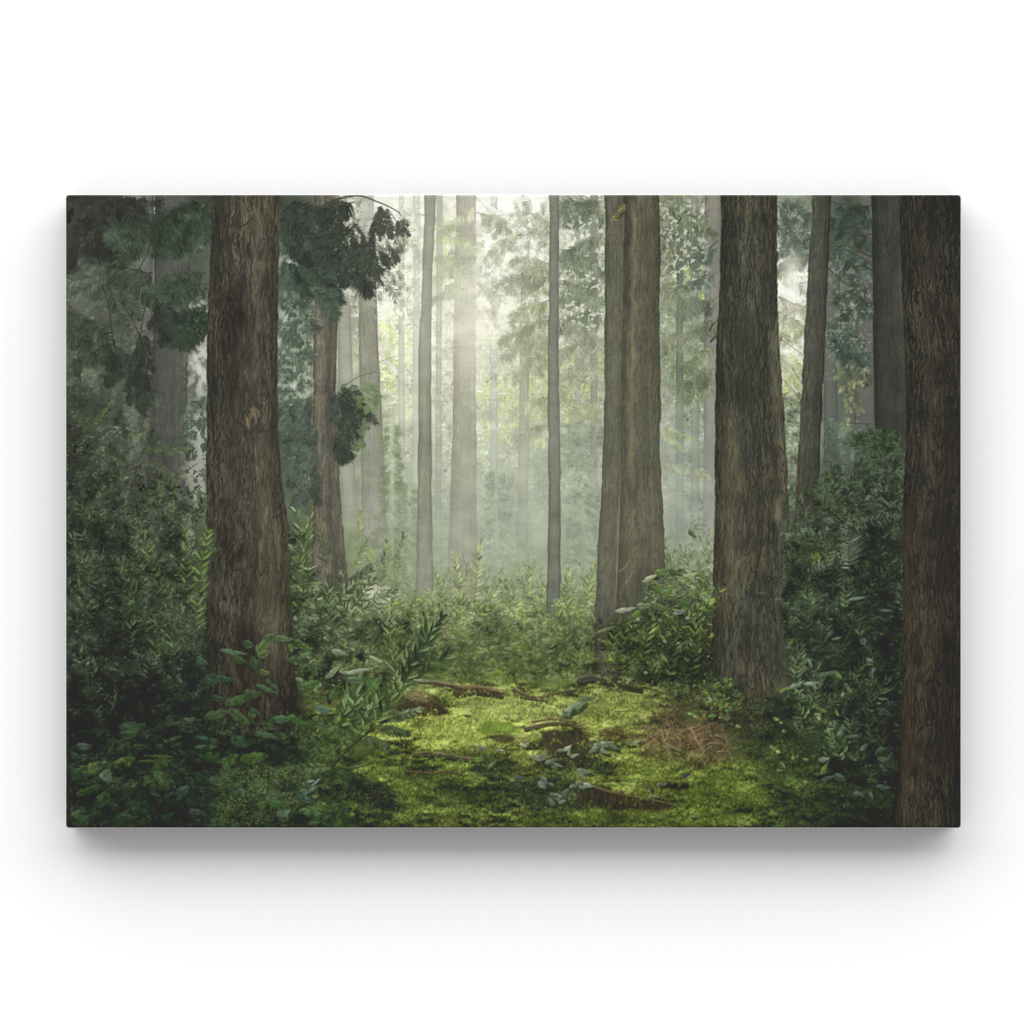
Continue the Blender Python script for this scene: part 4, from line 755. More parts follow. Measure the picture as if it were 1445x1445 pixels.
def logs():
    def log(pts, w0, w1, col, light, dark):
        stroke([(x, y + w0 * .34) for x, y in pts], w0 * 1.15, w1 * 1.1, dark, .85); stroke(pts, w0, w1, col, .95, light)
        q = smooth_pts(pts, 30)
        for i in range(int(len(q) * 1.6)):
            a = q[rng.integers(0, len(q) - 4)]; d = q[min(len(q) - 1, 4)] - q[0]; o = rng.uniform(-.42, .42) * w0 * .8; l = rng.uniform(.4, 1.2)
            stroke([(a[0], a[1] + o), (a[0] + d[0] * l, a[1] + o + d[1] * l)], .9, .5, np.asarray(light if o < 0 else dark) * rng.uniform(.75, 1.1), .5)
    # stump mound left of the clearing
    m = polymask(Q(3, 1010, 640, 1040, 590, 1100, 565, 1160, 580, 1210, 620, 1250, 655, 1150, 662, 1080, 672), 1.6, 4, 8)[..., None]
    bk = fbm(XX / 5, YY / 3, 161, 4, .6)[..., None]
    IMG[:] += m * (np.array([74, 66, 46]) * (.55 + .9 * bk) * (1.25 - .5 * sstep(972, 1008, YY)[..., None]) - IMG)
    for i in range(26):
        x = 556 + 40 * rng.random(); y = 966 + 14 * rng.random(); stroke([(x, y), (x + 12, y + 3 + 4 * rng.random()), (x + 22, y + 8 + 6 * rng.random())], 1.3, .6, (142, 128, 98), .5)
    log(Q(3, 1265, 575, 1320, 572, 1370, 580, 1405, 590), 13, 6, (92, 76, 56), (138, 120, 88), (48, 44, 34))
    log(Q(3, 1140, 545, 1200, 552, 1270, 566), 5, 4, (104, 94, 70), (150, 138, 108), (54, 50, 38))
    log(Q(3, 1130, 782, 1180, 780, 1240, 790, 1310, 800), 7, 5.5, (90, 84, 62), (136, 128, 92), (44, 46, 36))
    log(Q(3, 1110, 838, 1170, 845, 1230, 838, 1285, 852), 3, 2.4, (104, 88, 62), (132, 112, 80), (60, 62, 40))
    log(Q(3, 860, 825, 900, 830, 960, 818), 3.5, 2, (106, 100, 78), (140, 132, 104), (48, 50, 38))
    # left dark fallen wood behind the shoot
    log(Q(3, 780, 535, 830, 545, 880, 560, 900, 590), 12, 7, (56, 46, 38), (78, 62, 50), (42, 38, 33)); log(Q(3, 815, 555, 840, 580, 850, 610), 10, 5, (52, 44, 37), (70, 58, 48), (42, 38, 33))
    # far edge of the clearing
    log(Q(4, 0, 575, 40, 592, 80, 600, 120, 588, 200, 575), 4.5, 3, (86, 78, 56), (124, 114, 82), (52, 50, 36)); log(Q(4, 0, 590, 30, 600, 110, 612), 3.5, 2, (76, 68, 50), (110, 98, 72), (48, 44, 34))
    log(Q(4, 215, 540, 250, 535, 290, 545), 10, 8, (92, 86, 72), (140, 134, 116), (50, 48, 40)); log(Q(4, 300, 550, 330, 540, 350, 560, 410, 575), 9, 6, (54, 52, 40), (78, 80, 54), (40, 42, 34)); stroke(Q(4, 320, 565, 325, 540, 345, 520), 4, 2, (58, 58, 46), .9)
    stroke(Q(4, 410, 568, 450, 575, 500, 595), 2.4, 1.4, (60, 56, 42), .9)
    stroke(Q(4, 240, 525, 280, 530, 310, 545), 4, 3, (122, 124, 84), .8)
    # arching root with a hollow under it
    m = polymask(Q(4, 80, 716, 130, 706, 200, 708, 235, 725, 250, 775, 240, 830, 150, 800, 90, 760), 2, 3)[..., None]
    IMG[:] += m * .95 * (np.array([60, 57, 44]) * (.75 + .5 * fbm(XX / 5, YY / 7, 171, 3)[..., None]) - IMG)
    log(Q(4, 40, 700, 80, 690, 130, 682, 190, 688, 225, 712, 248, 755, 262, 790), 6, 2, (94, 84, 60), (158, 142, 104), (50, 46, 36))
    log(Q(4, 60, 678, 120, 668, 200, 678), 3, 2, (116, 102, 74), (160, 146, 108), (70, 66, 42))
    m = polymask(Q(4, 265, 700, 330, 696, 400, 720, 400, 740, 300, 740), 2.4, 4)[..., None]; IMG[:] += m * .8 * (np.array([72, 60, 42]) - IMG)
    # low log in front
    m = polymask(Q(4, 235, 885, 300, 900, 400, 920, 520, 950, 500, 962, 380, 965, 280, 960, 200, 930), 2, 3)[..., None]
    IMG[:] += m * .92 * (np.array([60, 54, 38]) * (.6 + .8 * fbm(XX / 2.4, YY / 9, 181, 3)[..., None]) - IMG)
    log(Q(4, 225, 878, 270, 892, 330, 908, 420, 925, 480, 938, 520, 950), 4, 2.4, (112, 100, 66), (150, 138, 94), (62, 56, 40))
    for i in range(22):
        x = 852 + 90 * rng.random(); y = 1108 + (x - 852) * .3; stroke([(x, y), (x + rng.normal(0, 1.5), y + 14 + 16 * rng.random())], 1., .6, (104 + 20 * rng.random(), 92, 58), .65)
    m = polymask(Q(4, 490, 872, 560, 872, 560, 895, 500, 895), 1.6, 3)[..., None]; IMG[:] += m * (np.array([42, 42, 34]) - IMG)
    # thin grass stems standing in the moss
    for i in range(170):
        x, y = rng.uniform(560, 1230), rng.uniform(1030, 1165); l = rng.uniform(10, 30); g = grid_col(x, y)
        stroke([(x, y), (x + rng.normal(0, 2), y - l * .5), (x + rng.normal(0, 4), y - l)], 1., .5, g * rng.choice([.6, 1.35]) + (6, 0, 0), .6)
    for (x, y) in Q(3, 1195, 930, 1240, 880, 1275, 850): stroke([(x, y), (x + 2, y - 22)], 1.1, .8, (70, 58, 44), .7)

def moss_over():
    # moss creeping over wood and into the hollows
    clear = [(560, 975), (940, 965), (1000, 1060), (1180, 1080), (1260, 1160), (500, 1172), (470, 1110)]
    x, y = scatter(clear, 9000); k = fbm(x / 11, y / 7, 321, 3) > .52; x = x[k]; y = y[k]; n = len(x)
    gc = grid_col(x, y) * (.6 + .9 * rng.random(n))[:, None] * np.array([1.05, 1.06, .92]); L = U(2, 5.5, n)
    leaves(x, y, L, L * U(.35, .7, n), -90 + N(n, 45), gc, .62, .12)

def twigs():
    # heap of dead rusty bracken
    m = polymask(Q(4, 390, 690, 480, 670, 600, 680, 680, 690, 720, 720, 690, 790, 600, 830, 520, 800, 420, 750), 9, 12)[..., None]; IMG[:] += m * .4 * (np.array([64, 56, 42]) - IMG)
    heap = Q(4, 380, 670, 460, 640, 560, 670, 680, 665, 735, 700, 700, 800, 610, 835, 520, 810, 430, 750)
    hx = np.concatenate([scatter(heap, 230)[0], 966 + 46 * N(190)]); hy = np.concatenate([scatter(heap, 230)[1][:230], 1044 + 20 * N(190)])
    for x, y in zip(hx, hy):
        a = rng.choice([rng.uniform(-1.2, 1.2), rng.uniform(-2.4, -.7)]); l = rng.uniform(7, 26); b = rng.normal(0, 4)
        t = rng.random(); c = np.array((108, 86, 64)) * (1 - t) + np.array((78, 68, 48)) * t; c = c * rng.uniform(.8, 1.35)
        if rng.random() < .13: c = np.array((170, 142, 108)) * rng.uniform(.85, 1.1)
        stroke([(x, y), (x + l * .5 * np.cos(a) + b * .4, y + l * .5 * np.sin(a) * .8 + b * .5), (x + l * np.cos(a), y + l * np.sin(a) * .8)], rng.uniform(.9, 1.7), .6, c, .9)
    for p in (Q(4, 462, 620, 470, 640, 488, 672), Q(4, 480, 640, 492, 655, 496, 680), Q(4, 515, 655, 520, 680, 528, 700), Q(4, 560, 720, 600, 700, 660, 672), Q(4, 560, 700, 600, 730, 605, 770), Q(4, 535, 760, 560, 740, 590, 770, 600, 800), Q(4, 640, 800, 680, 760, 710, 730), Q(4, 420, 760, 450, 740, 470, 720), Q(4, 730, 790, 750, 785, 770, 805, 785, 830)):
        stroke(p, 2, 1., (126, 90, 66), .85, (152, 116, 88))
    for p in (Q(4, 455, 720, 475, 705, 480, 730, 500, 770), Q(4, 570, 700, 590, 740, 606, 770), Q(4, 500, 755, 520, 765, 540, 770)): stroke(p, 2.4, 1.4, (140, 128, 98), .85, (166, 152, 122))
    # broken branches right of the trunk base
    stroke(Q(4, 770, 642, 800, 668, 830, 695, 870, 725, 905, 755), 2.6, 2.6, (112, 88, 60), .9, (156, 132, 92)); stroke(Q(4, 730, 645, 800, 645, 840, 650, 890, 655, 930, 690), 1.6, 1, (96, 84, 60), .8)
    stroke(Q(4, 690, 650, 760, 655, 830, 655), 2, 1, (84, 70, 52), .8); stroke(Q(4, 812, 642, 835, 643), 3.6, 3.2, (150, 124, 98), .9)
    for i in range(26):
        x = 1040 + 140 * rng.random(); y = 1010 + 70 * rng.random(); stroke([(x, y), (x + rng.normal(0, 4), y - 16), (x + rng.normal(0, 6), y - 30 - 20 * rng.random())], 1.1, .7, (92, 86, 58), .6)

def right_bush():
    poly = Q(4, 860, 60, 940, 30, 990, 0, 1270, 0, 1262, 400, 1250, 900, 1100, 880, 960, 800, 900, 600, 870, 400)
    m = polymask(poly, 6, 9, 14)[..., None]
    bg = grid_col(XX, YY) * (.62 + .55 * fbm(XX / 12, YY / 12, 191, 4, .6)[..., None]); IMG[:] += m * .93 * (bg - IMG)
    # boughs climbing the dark trunk
    B = []
    for pl, n, c in ((Q(2, 1110, 800, 1150, 770, 1215, 790, 1225, 850, 1150, 830), 34, (62, 82, 56)), (Q(2, 1010, 930, 1090, 900, 1180, 860, 1240, 900, 1250, 1020, 1050, 1020, 990, 980), 110, (56, 70, 54)), (Q(2, 970, 990, 1050, 920, 1060, 1000, 990, 1020), 24, (66, 84, 54))):
        x, y = scatter(pl, n)
        for i in range(len(x)): shoot(x[i], y[i], rng.choice([200, -20, -60, 240, 30, 150]) + rng.normal(0, 15), 20, np.array(c) * (1 + rng.normal(0, .12)), 6, 9, 2.6, 0, .85, (54, 56, 44), (88, 112, 76), sw=1.)
    th = dict(size=(3, 11), asp=(.22, .45), alpha=.8, k=(.6, 1.25), ang=(0, 48), clump=1.1)
    thicket(poly, 8000, hcol=(98, 116, 100), ycol=(78, 94, 48), hi=.045, yel=.04, **th)
    for (x, y, a, L, c) in ((1198, 800, -93, 66, (98, 110, 94)), (1150, 800, -20, 60, (92, 106, 88)), (1130, 812, -28, 80, (84, 104, 84)), (1200, 742, -15, 70, (84, 98, 82)), (1230, 760, 200, 50, (66, 82, 66)), (1180, 720, -100, 40, (70, 84, 68)), (1200, 700, -10, 55, (60, 76, 60)), (1240, 700, 190, 50, (58, 74, 58))):
        frond(x, y, a, L, c, 20 if a == -93 else 13, 2.3, 15, .08, .88, 60, hi=(112, 126, 108))
    frond(1198, 806, -92, 66, (104, 116, 100), 26, 2.6, 13, 0, .9, 62, rach=(80, 84, 62), hi=(124, 136, 116))
    thicket([(1142, 770), (1150, 768), (1158, 790), (1145, 800)], 16, (6, 11), (.3, .45), col=(118, 142, 54), hi=0, yel=.2, ang=(70, 25))
    for i in range(46):
        x = rng.uniform(1120, 1262); y = rng.uniform(820, 1090); shoot(x, y, -90 + rng.normal(0, 40), rng.uniform(24, 50), grid_col(x, y) * rng.uniform(.7, 1.25), 6, rng.uniform(9, 18), rng.uniform(2, 4.4), rng.normal(0, .6), .75, (48, 52, 40), None, sw=1.)
    dark = Q(4, 740, 610, 900, 590, 960, 700, 940, 860, 800, 840, 700, 760, 680, 700)
    mm = polymask(dark, 7, 9, 14)[..., None]; IMG[:] += mm * .8 * (grid_col(XX, YY) * .86 * (.6 + .7 * fbm(XX / 8, YY / 6, 231, 4)[..., None]) - IMG)
    thicket(dark, 1500, size=(2.5, 7), asp=(.3, .5), alpha=.7, k=(.6, 1.25), hi=.03, yel=.05, hcol=(112, 124, 98), ycol=(96, 108, 56))
    for i in range(64):
        x = rng.uniform(1118, 1260); y = rng.uniform(720, 1080); L = rng.uniform(22, 52); shoot(x, y, -90 + rng.normal(0, 34), L, np.array((68, 84, 56)) * rng.uniform(.6, 1.15), int(L / 6), rng.uniform(9, 16), rng.uniform(2.4, 4.2), rng.normal(0, .5), .85, (46, 48, 36), (98, 114, 86) if i % 4 == 0 else None, 52, .2, 1.)
    # larger catching leaves
    for (px, py, l, w, a, c) in ((910, 560, 60, 14, -24, (112, 132, 108)), (960, 555, 60, 12, -6, (104, 122, 104)), (870, 575, 34, 11, -35, (116, 138, 66)), (1010, 525, 60, 16, -14, (92, 112, 88)), (1045, 530, 34, 14, 45, (98, 126, 66)), (1075, 570, 40, 10, 60, (100, 118, 66)), (1125, 420, 24, 20, 90, (118, 138, 132)), (1040, 410, 34, 9, -14, (120, 136, 108)), (1145, 480, 22, 12, 20, (112, 126, 118)), (1155, 515, 24, 10, 100, (118, 134, 128)),
                              (1060, 590, 20, 8, -70, (116, 134, 110)), (990, 640, 44, 12, 25, (88, 108, 52)), (1040, 650, 26, 12, 60, (92, 116, 52)), (1050, 715, 22, 12, -50, (110, 126, 112)), (1090, 725, 36, 10, -8, (102, 120, 96)), (1000, 800, 40, 14, -10, (122, 132, 118)), (1000, 828, 34, 12, -55, (112, 136, 62)), (1050, 860, 44, 22, 20, (78, 100, 82)), (1010, 862, 46, 14, -20, (96, 112, 92)), (1110, 910, 34, 12, 4, (108, 122, 108)), (1150, 915, 26, 12, 60, (104, 120, 108)),
                              (1180, 770, 34, 16, -30, (82, 104, 82)), (1130, 760, 36, 14, -40, (84, 104, 84)), (1190, 800, 40, 14, 6, (80, 102, 76)), (1110, 280, 60, 10, -8, (108, 126, 112)), (1200, 320, 50, 9, 4, (96, 122, 96)), (1180, 345, 40, 9, 12, (84, 108, 80)), (1190, 890, 50, 14, 6, (84, 110, 90)), (800, 265, 30, 8, 6, (70, 96, 70)), (850, 285, 26, 10, -10, (78, 98, 82)), (1030, 770, 30, 12, 30, (60, 82, 60))):
        (x, y), = Q(4, px, py); broad(x, y, l / 2.29, w / 2.29, a, c, .92)
    for (px, py) in ((978, 655), (982, 668), (840, 765), (850, 775), (855, 835), (868, 820), (900, 795), (845, 670), (860, 682), (720, 692), (870, 710), (830, 760), (940, 800)):
        (x, y), = Q(4, px, py); broad(x, y, rng.uniform(5, 10), rng.uniform(3, 5), rng.uniform(-60, 60), np.array((138, 150, 100)) * rng.uniform(.8, 1.1), .9)

def centre_plants():
    # leafy bush between the double trunk and the big right trunk
    poly = Q(4, 420, 230, 470, 190, 560, 190, 640, 240, 640, 560, 560, 640, 470, 560, 380, 540, 290, 480, 300, 370, 420, 330)
    m = polymask(poly, 6, 8, 12)[..., None]; IMG[:] += m * .75 * (grid_col(XX, YY) * .78 - IMG)
    thicket(poly, 3400, size=(3, 10), asp=(.25, .42), alpha=.8, k=(.5, 1.3), hcol=(160, 172, 132), ycol=(120, 142, 56), hi=.05, yel=.15, ang=(0, 45))
    thicket([(828, 880), (850, 862), (905, 870), (960, 900), (940, 965), (840, 965)], 900, size=(3, 9), asp=(.25, .42), alpha=.8, k=(.5, 1.2), hcol=(150, 162, 120), ycol=(112, 134, 60), hi=.05, yel=.12, ang=(0, 45), top=(850, 930))
    for (x, y, a, L, ll, lw) in ((945, 980, -92, 100, 18, 4.6), (944, 960, -80, 90, 16, 4.2), (960, 970, -70, 90, 17, 4.4), (925, 960, -100, 80, 16, 4), (975, 960, -84, 110, 16, 4.6), (985, 930, -96, 90, 15, 4.4), (905, 940, -84, 66, 15, 4), (890, 930, -100, 56, 15, 4), (870, 930, -80, 52, 14, 4), (950, 900, -66, 64, 16, 5), (990, 900, -84, 80, 15, 4.6), (1000, 980, -100, 60, 14, 4), (860, 920, -76, 50, 15, 4)):
        shoot(x, y, a, L, grid_col(x, y - L * .5) * rng.uniform(.8, 1.2) * np.array((1, 1.04, .92)), int(L / 9), ll * .85, lw * .8, rng.normal(0, .3), .8, (56, 60, 42), (122, 140, 76), var=.2)
    for (px, py, l, w, a, c) in ((440, 215, 60, 14, -28, (176, 182, 150)), (480, 195, 60, 20, -12, (96, 122, 66)), (520, 200, 50, 16, 20, (62, 82, 50)), (600, 205, 66, 14, 22, (88, 112, 62)), (570, 205, 50, 12, -10, (150, 160, 120)), (360, 318, 70, 14, -10, (176, 184, 152)), (395, 330, 40, 16, -38, (98, 138, 58)), (420, 305, 50, 18, 0, (120, 138, 100)), (470, 310, 70, 18, 20, (86, 108, 62)), (535, 325, 40, 18, 0, (130, 142, 130)), (550, 300, 50, 20, 20, (74, 100, 54)), (470, 260, 50, 16, 40, (84, 112, 52)),
                              (500, 255, 44, 14, -40, (96, 120, 60)), (575, 75, 40, 14, 50, (84, 104, 60)), (600, 90, 30, 8, 60, (112, 126, 80)), (300, 380, 60, 12, -16, (118, 134, 84)), (290, 420, 50, 10, 20, (112, 128, 76)), (345, 400, 30, 12, 60, (106, 132, 62)), (60, 395, 60, 14, -40, (138, 150, 112)), (20, 440, 50, 14, 10, (108, 138, 66)), (10, 400, 40, 16, -30, (112, 140, 70)), (100, 425, 40, 12, 10, (124, 138, 100)), (640, 290, 30, 14, -60, (140, 158, 84))):
        (x, y), = Q(4, px, py); broad(x, y, l / 2.29, w / 2.29, a, c, .9)
    for (px, py) in ((470, 352), (425, 520), (400, 350), (560, 345), (520, 330), (485, 420)): (x, y), = Q(4, px, py); broad(x, y, 6, 4, rng.uniform(-40, 40), (160, 172, 140), .8)
    thicket([(1000, 950), (1040, 985), (1122, 985), (1128, 940), (1135, 1020), (1000, 1020)], 500, size=(3, 9), asp=(.25, .45), alpha=.8, k=(.6, 1.3), hi=.04, yel=.1, hcol=(120, 134, 104), ycol=(100, 118, 58))
    blades([(1000, 990), (1130, 990), (1130, 1040), (1000, 1040)], 60, None, (12, 34), .65)
    # small plant at the foot of the big trunk
    thicket(Q(4, 640, 560, 700, 540, 740, 600, 730, 660, 640, 680, 560, 660), 260, (5, 10), (.4, .6), k=(.7, 1.4), hi=.05, yel=.2, ycol=(100, 134, 60), hcol=(140, 156, 120))
    for (px, py, l, w, a) in ((655, 560, 26, 18, -20), (680, 545, 20, 14, 30), (640, 660, 30, 14, -6), (700, 558, 18, 12, -60), (720, 692, 24, 12, -30), (660, 590, 20, 12, 40)): (x, y), = Q(4, px, py); broad(x, y, l / 2.29, w / 2.29, a, (98, 130, 62), .9)
    stroke(Q(4, 640, 650, 670, 600, 690, 545), 1.3, .9, (84, 90, 52), .8)
    # pale leaves lying round the hollow and the front
    for (px, py, l, w, a, c) in ((200, 630, 66, 26, -32, (136, 156, 128)), (235, 606, 60, 20, -10, (104, 126, 92)), (172, 645, 44, 24, -38, (164, 180, 158)), (80, 795, 50, 20, 10, (186, 194, 178)), (120, 806, 44, 16, -18, (160, 172, 154)), (140, 818, 36, 10, 20, (172, 180, 164)), (170, 765, 40, 12, -34, (178, 186, 166)), (150, 770, 30, 10, -10, (150, 162, 140)), (195, 788, 28, 12, -24, (170, 180, 164)), (290, 752, 70, 22, -8, (186, 192, 172)), (285, 772, 50, 14, 24, (164, 174, 152)), (320, 760, 44, 14, 26, (150, 162, 136)), (260, 765, 30, 14, -40, (170, 178, 158)),
                              (385, 745, 44, 12, -10, (140, 150, 112)), (225, 838, 50, 16, 8, (176, 184, 170)), (100, 882, 54, 22, 4, (168, 178, 166)), (70, 870, 40, 14, -30, (74, 96, 74)), (200, 880, 50, 14, -26, (142, 158, 142)), (238, 884, 34, 14, 16, (180, 188, 172)), (135, 920, 44, 22, 10, (178, 190, 180)), (120, 938, 30, 16, 50, (150, 164, 154)), (155, 936, 26, 14, -20, (160, 176, 166)), (165, 905, 34, 16, -30, (108, 128, 112)), (30, 730, 60, 30, -8, (150, 158, 84)), (70, 720, 40, 22, 30, (128, 142, 70)), (30, 755, 26, 14, 10, (188, 192, 158)), (20, 860, 40, 16, 4, (76, 98, 84)), (10, 885, 34, 12, 20, (68, 90, 76)),
                              (478, 880, 40, 12, -14, (176, 178, 158)), (455, 918, 18, 8, 0, (180, 184, 168)), (440, 895, 10, 12, 0, (128, 124, 142)), (575, 985, 20, 8, -10, (188, 194, 180)), (180, 870, 44, 16, 30, (66, 90, 60)), (120, 895, 44, 20, 30, (56, 76, 58)), (555, 850, 30, 16, -10, (70, 90, 76)), (130, 865, 50, 22, -10, (54, 74, 52))):
        (x, y), = Q(4, px, py)
        if min(c) > 120:
            broad(x + 3, y + 3, l / 2.0, w / 1.7, a + 12, np.array((58, 72, 48)), .8); c = np.array(c) * rng.uniform(.72, .92) * np.array((.99, 1.02, .92))
        broad(x, y, l / 2.29, w / 2.29, a, c, .9)
        if min(c) > 110: broad(x + rng.normal(0, 5), y + rng.normal(0, 3), l / 3.4, w / 3., a + rng.normal(0, 35), np.array(c) * .8, .85)
    # the sunlit fern leaf lying in the moss
    m = polymask(Q(3, 1320, 710, 1345, 680, 1390, 672, 1445, 690, 1445, 715, 1400, 710, 1350, 722), 1.2, 2.4, 6)[..., None]
    IMG[:] += m * (np.array([116, 142, 56]) * (.7 + .5 * fbm((XX + YY * .4) / 2.6, YY / 12, 201, 2)[..., None]) - IMG)
    m = polymask(Q(3, 1360, 724, 1420, 716, 1445, 722, 1445, 745, 1400, 745), 2, 2)[..., None]; IMG[:] += m * .8 * (np.array([60, 52, 38]) - IMG)
    for (px, py, l, w, a, c) in ((1330, 800, 34, 18, -10, (104, 134, 62)), (1375, 815, 34, 12, -40, (108, 130, 92)), (1355, 790, 26, 14, 30, (70, 98, 56)), (1345, 765, 34, 14, 10, (120, 136, 116)), (1400, 770, 40, 8, 2, (176, 176, 146)), (1295, 660, 30, 8, 10, (90, 100, 50)), (1400, 525, 40, 22, 20, (124, 148, 66)), (1370, 525, 34, 16, -10, (136, 158, 78)), (1430, 540, 30, 20, 60, (118, 140, 64)), (1385, 460, 40, 20, 20, (100, 128, 70)), (1380, 440, 30, 14, -20, (124, 142, 84))):
        (x, y), = Q(3, px, py); broad(x, y, l / 2.29, w / 2.29, a, c, .9)

def left_bushes():
    poly = [(88, 560), (130, 555), (168, 590), (175, 660), (210, 700), (262, 705), (300, 760), (292, 900), (300, 1040), (420, 1040), (500, 1060), (480, 1172), (88, 1172)]
    m = polymask(poly, 7, 12, 18)[..., None]
    bg = grid_col(XX, YY) * (.62 + .6 * fbm(XX / 13, YY / 12, 211, 4, .6)[..., None]); IMG[:] += m * .86 * (bg - IMG)
    th = dict(alpha=.72, k=(.6, 1.25), ang=(0, 48), asp=(.28, .5), clump=1.15)
    thicket([(88, 520), (150, 530), (190, 600), (205, 690), (262, 710), (292, 860), (88, 860)], 9000, top=(530, 660), size=(2.5, 7), hcol=(112, 124, 100), ycol=(86, 100, 58), hi=.06, yel=.05, **th)
    thicket([(195, 690), (230, 672), (262, 690), (275, 760), (200, 760)], 900, size=(3, 7), hcol=(108, 126, 100), ycol=(86, 106, 56), hi=.08, yel=.08, **th)
    thicket([(88, 780), (290, 780), (290, 1040), (88, 1040)], 6200, size=(3, 10), hcol=(98, 114, 98), ycol=(74, 90, 48), hi=.05, yel=.04, **th)
    thicket([(88, 1000), (440, 1020), (500, 1060), (490, 1170), (88, 1170)], 4200, size=(4, 12), hcol=(70, 86, 72), ycol=(66, 80, 44), hi=.04, yel=.04, **th)
    # light twigs with green tips crossing the shaded trunk
    for (x, y, a, L) in ((178, 610, 10, 46), (200, 640, -20, 60), (170, 625, -35, 40), (215, 636, 6, 46), (205, 650, 24, 40), (190, 660, -70, 40), (240, 700, -60, 40), (220, 705, -80, 36), (130, 600, -50, 40), (110, 640, -70, 50), (150, 680, -50, 50), (120, 730, -60, 50), (200, 730, -70, 50), (240, 740, -80, 40)):
        shoot(x, y, a, L, np.array((82, 104, 62)), 11, 7, 2.4, rng.normal(0, .2), .7, (64, 70, 52), (100, 118, 72), 52, sw=1.)
    # glossy tall shoots by the big trunk
    for (x, y, a, L, c) in ((272, 900, -82, 140, (92, 116, 58)), (262, 860, -88, 110, (86, 110, 54)), (280, 830, -86, 80, (100, 124, 60)), (225, 850, -96, 100, (76, 100, 52)), (205, 900, -94, 110, (72, 96, 52)), (215, 930, -80, 100, (70, 92, 50)), (185, 880, -100, 90, (64, 84, 50)), (245, 940, -88, 100, (70, 92, 50)), (110, 860, -80, 70, (62, 82, 50)), (150, 860, -100, 70, (60, 80, 50))):
        shoot(x, y, a, L, np.array(c) * .86, int(L / 9), 17, 3.6, rng.normal(0, .2), .75, (60, 66, 44), np.array(c) * 1.25, var=.2)
    for i in range(60):
        x = rng.uniform(95, 285); y = rng.uniform(780, 1010); shoot(x, y, -90 + rng.normal(0, 45), rng.uniform(20, 44), grid_col(x, y) * rng.uniform(.7, 1.25), 6, rng.uniform(7, 15), rng.uniform(2, 4), rng.normal(0, .6), .7, (46, 50, 40), None, sw=1.)
    B = []
    for i in range(70): spray(B, rng.uniform(93, 240), rng.uniform(560, 760), rng.choice([20, 160, 70, 110]) + rng.normal(0, 15), 22, grid_col(150, 700) * rng.uniform(.7, 1.3), 1.3, 6, .4, alpha=.6)
    flush(B)
    for i in range(74):
        x = rng.uniform(95, 284); y = rng.uniform(700, 1020); L = rng.uniform(18, 46); shoot(x, y, -90 + rng.normal(0, 36), L, np.array((64, 78, 54)) * rng.uniform(.6, 1.15), int(L / 6), rng.uniform(7, 14), rng.uniform(2.2, 3.8), rng.normal(0, .5), .82, (44, 47, 36), (96, 110, 86) if i % 4 == 0 else None, 52, .2, 1.)
    blades([(95, 800), (290, 800), (290, 1000), (95, 1000)], 120, None, (14, 40), .55)
    # pale glints
    x, y = scatter([(95, 760), (285, 780), (285, 1000), (95, 980)], 90)
    leaves(x, y, U(3, 9, 90), U(1.6, 3.4, 90), N(90, 35), np.array((120, 136, 116)) * U(.6, 1.05, 90)[:, None], .6, .2)
    # between the first and second trunk
    poly = [(408, 750), (428, 745), (446, 820), (490, 845), (520, 870), (600, 880), (620, 930), (560, 990), (440, 985), (418, 960)]
    m = polymask(poly, 6, 9, 14)[..., None]; IMG[:] += m * .7 * (grid_col(XX, YY) * (.6 + .5 * fbm(XX / 12, YY / 11, 221, 4)[..., None]) - IMG)
    thicket(poly, 3600, size=(4, 11), hcol=(138, 152, 124), ycol=(104, 124, 60), hi=.06, yel=.08, **th)
    for (x, y, a, L, c, hi) in ((425, 860, -86, 140, (90, 112, 62), (150, 164, 118)), (435, 820, -94, 100, (84, 108, 60), (160, 172, 130)), (418, 850, -92, 100, (80, 100, 58), None), (440, 900, -70, 80, (76, 94, 58), None), (470, 900, -100, 80, (72, 90, 56), (130, 146, 110)), (490, 910, -80, 90, (74, 92, 56), None), (480, 850, -60, 60, (62, 78, 52), None), (515, 910, -88, 70, (86, 106, 58), (150, 164, 120)), (540, 930, -76, 80, (86, 108, 58), None), (550, 920, -96, 70, (92, 112, 62), (150, 160, 110)), (460, 800, -84, 50, (80, 96, 60), None), (495, 860, -50, 50, (60, 76, 52), None)):
        shoot(x, y, a, L, np.array(c) * .9, int(L / 8), 16, 3., rng.normal(0, .3), .76, (60, 66, 46), hi, var=.2)
    for (x, y, a, L) in ((500, 870, -140, 44), (470, 860, -60, 50), (530, 880, -20, 46), (510, 860, -40, 60), (455, 880, -120, 40)): frond(x, y, a, L, (66, 82, 56), 12, 2.2, 15, .4, .85, 52, hi=(130, 144, 110))

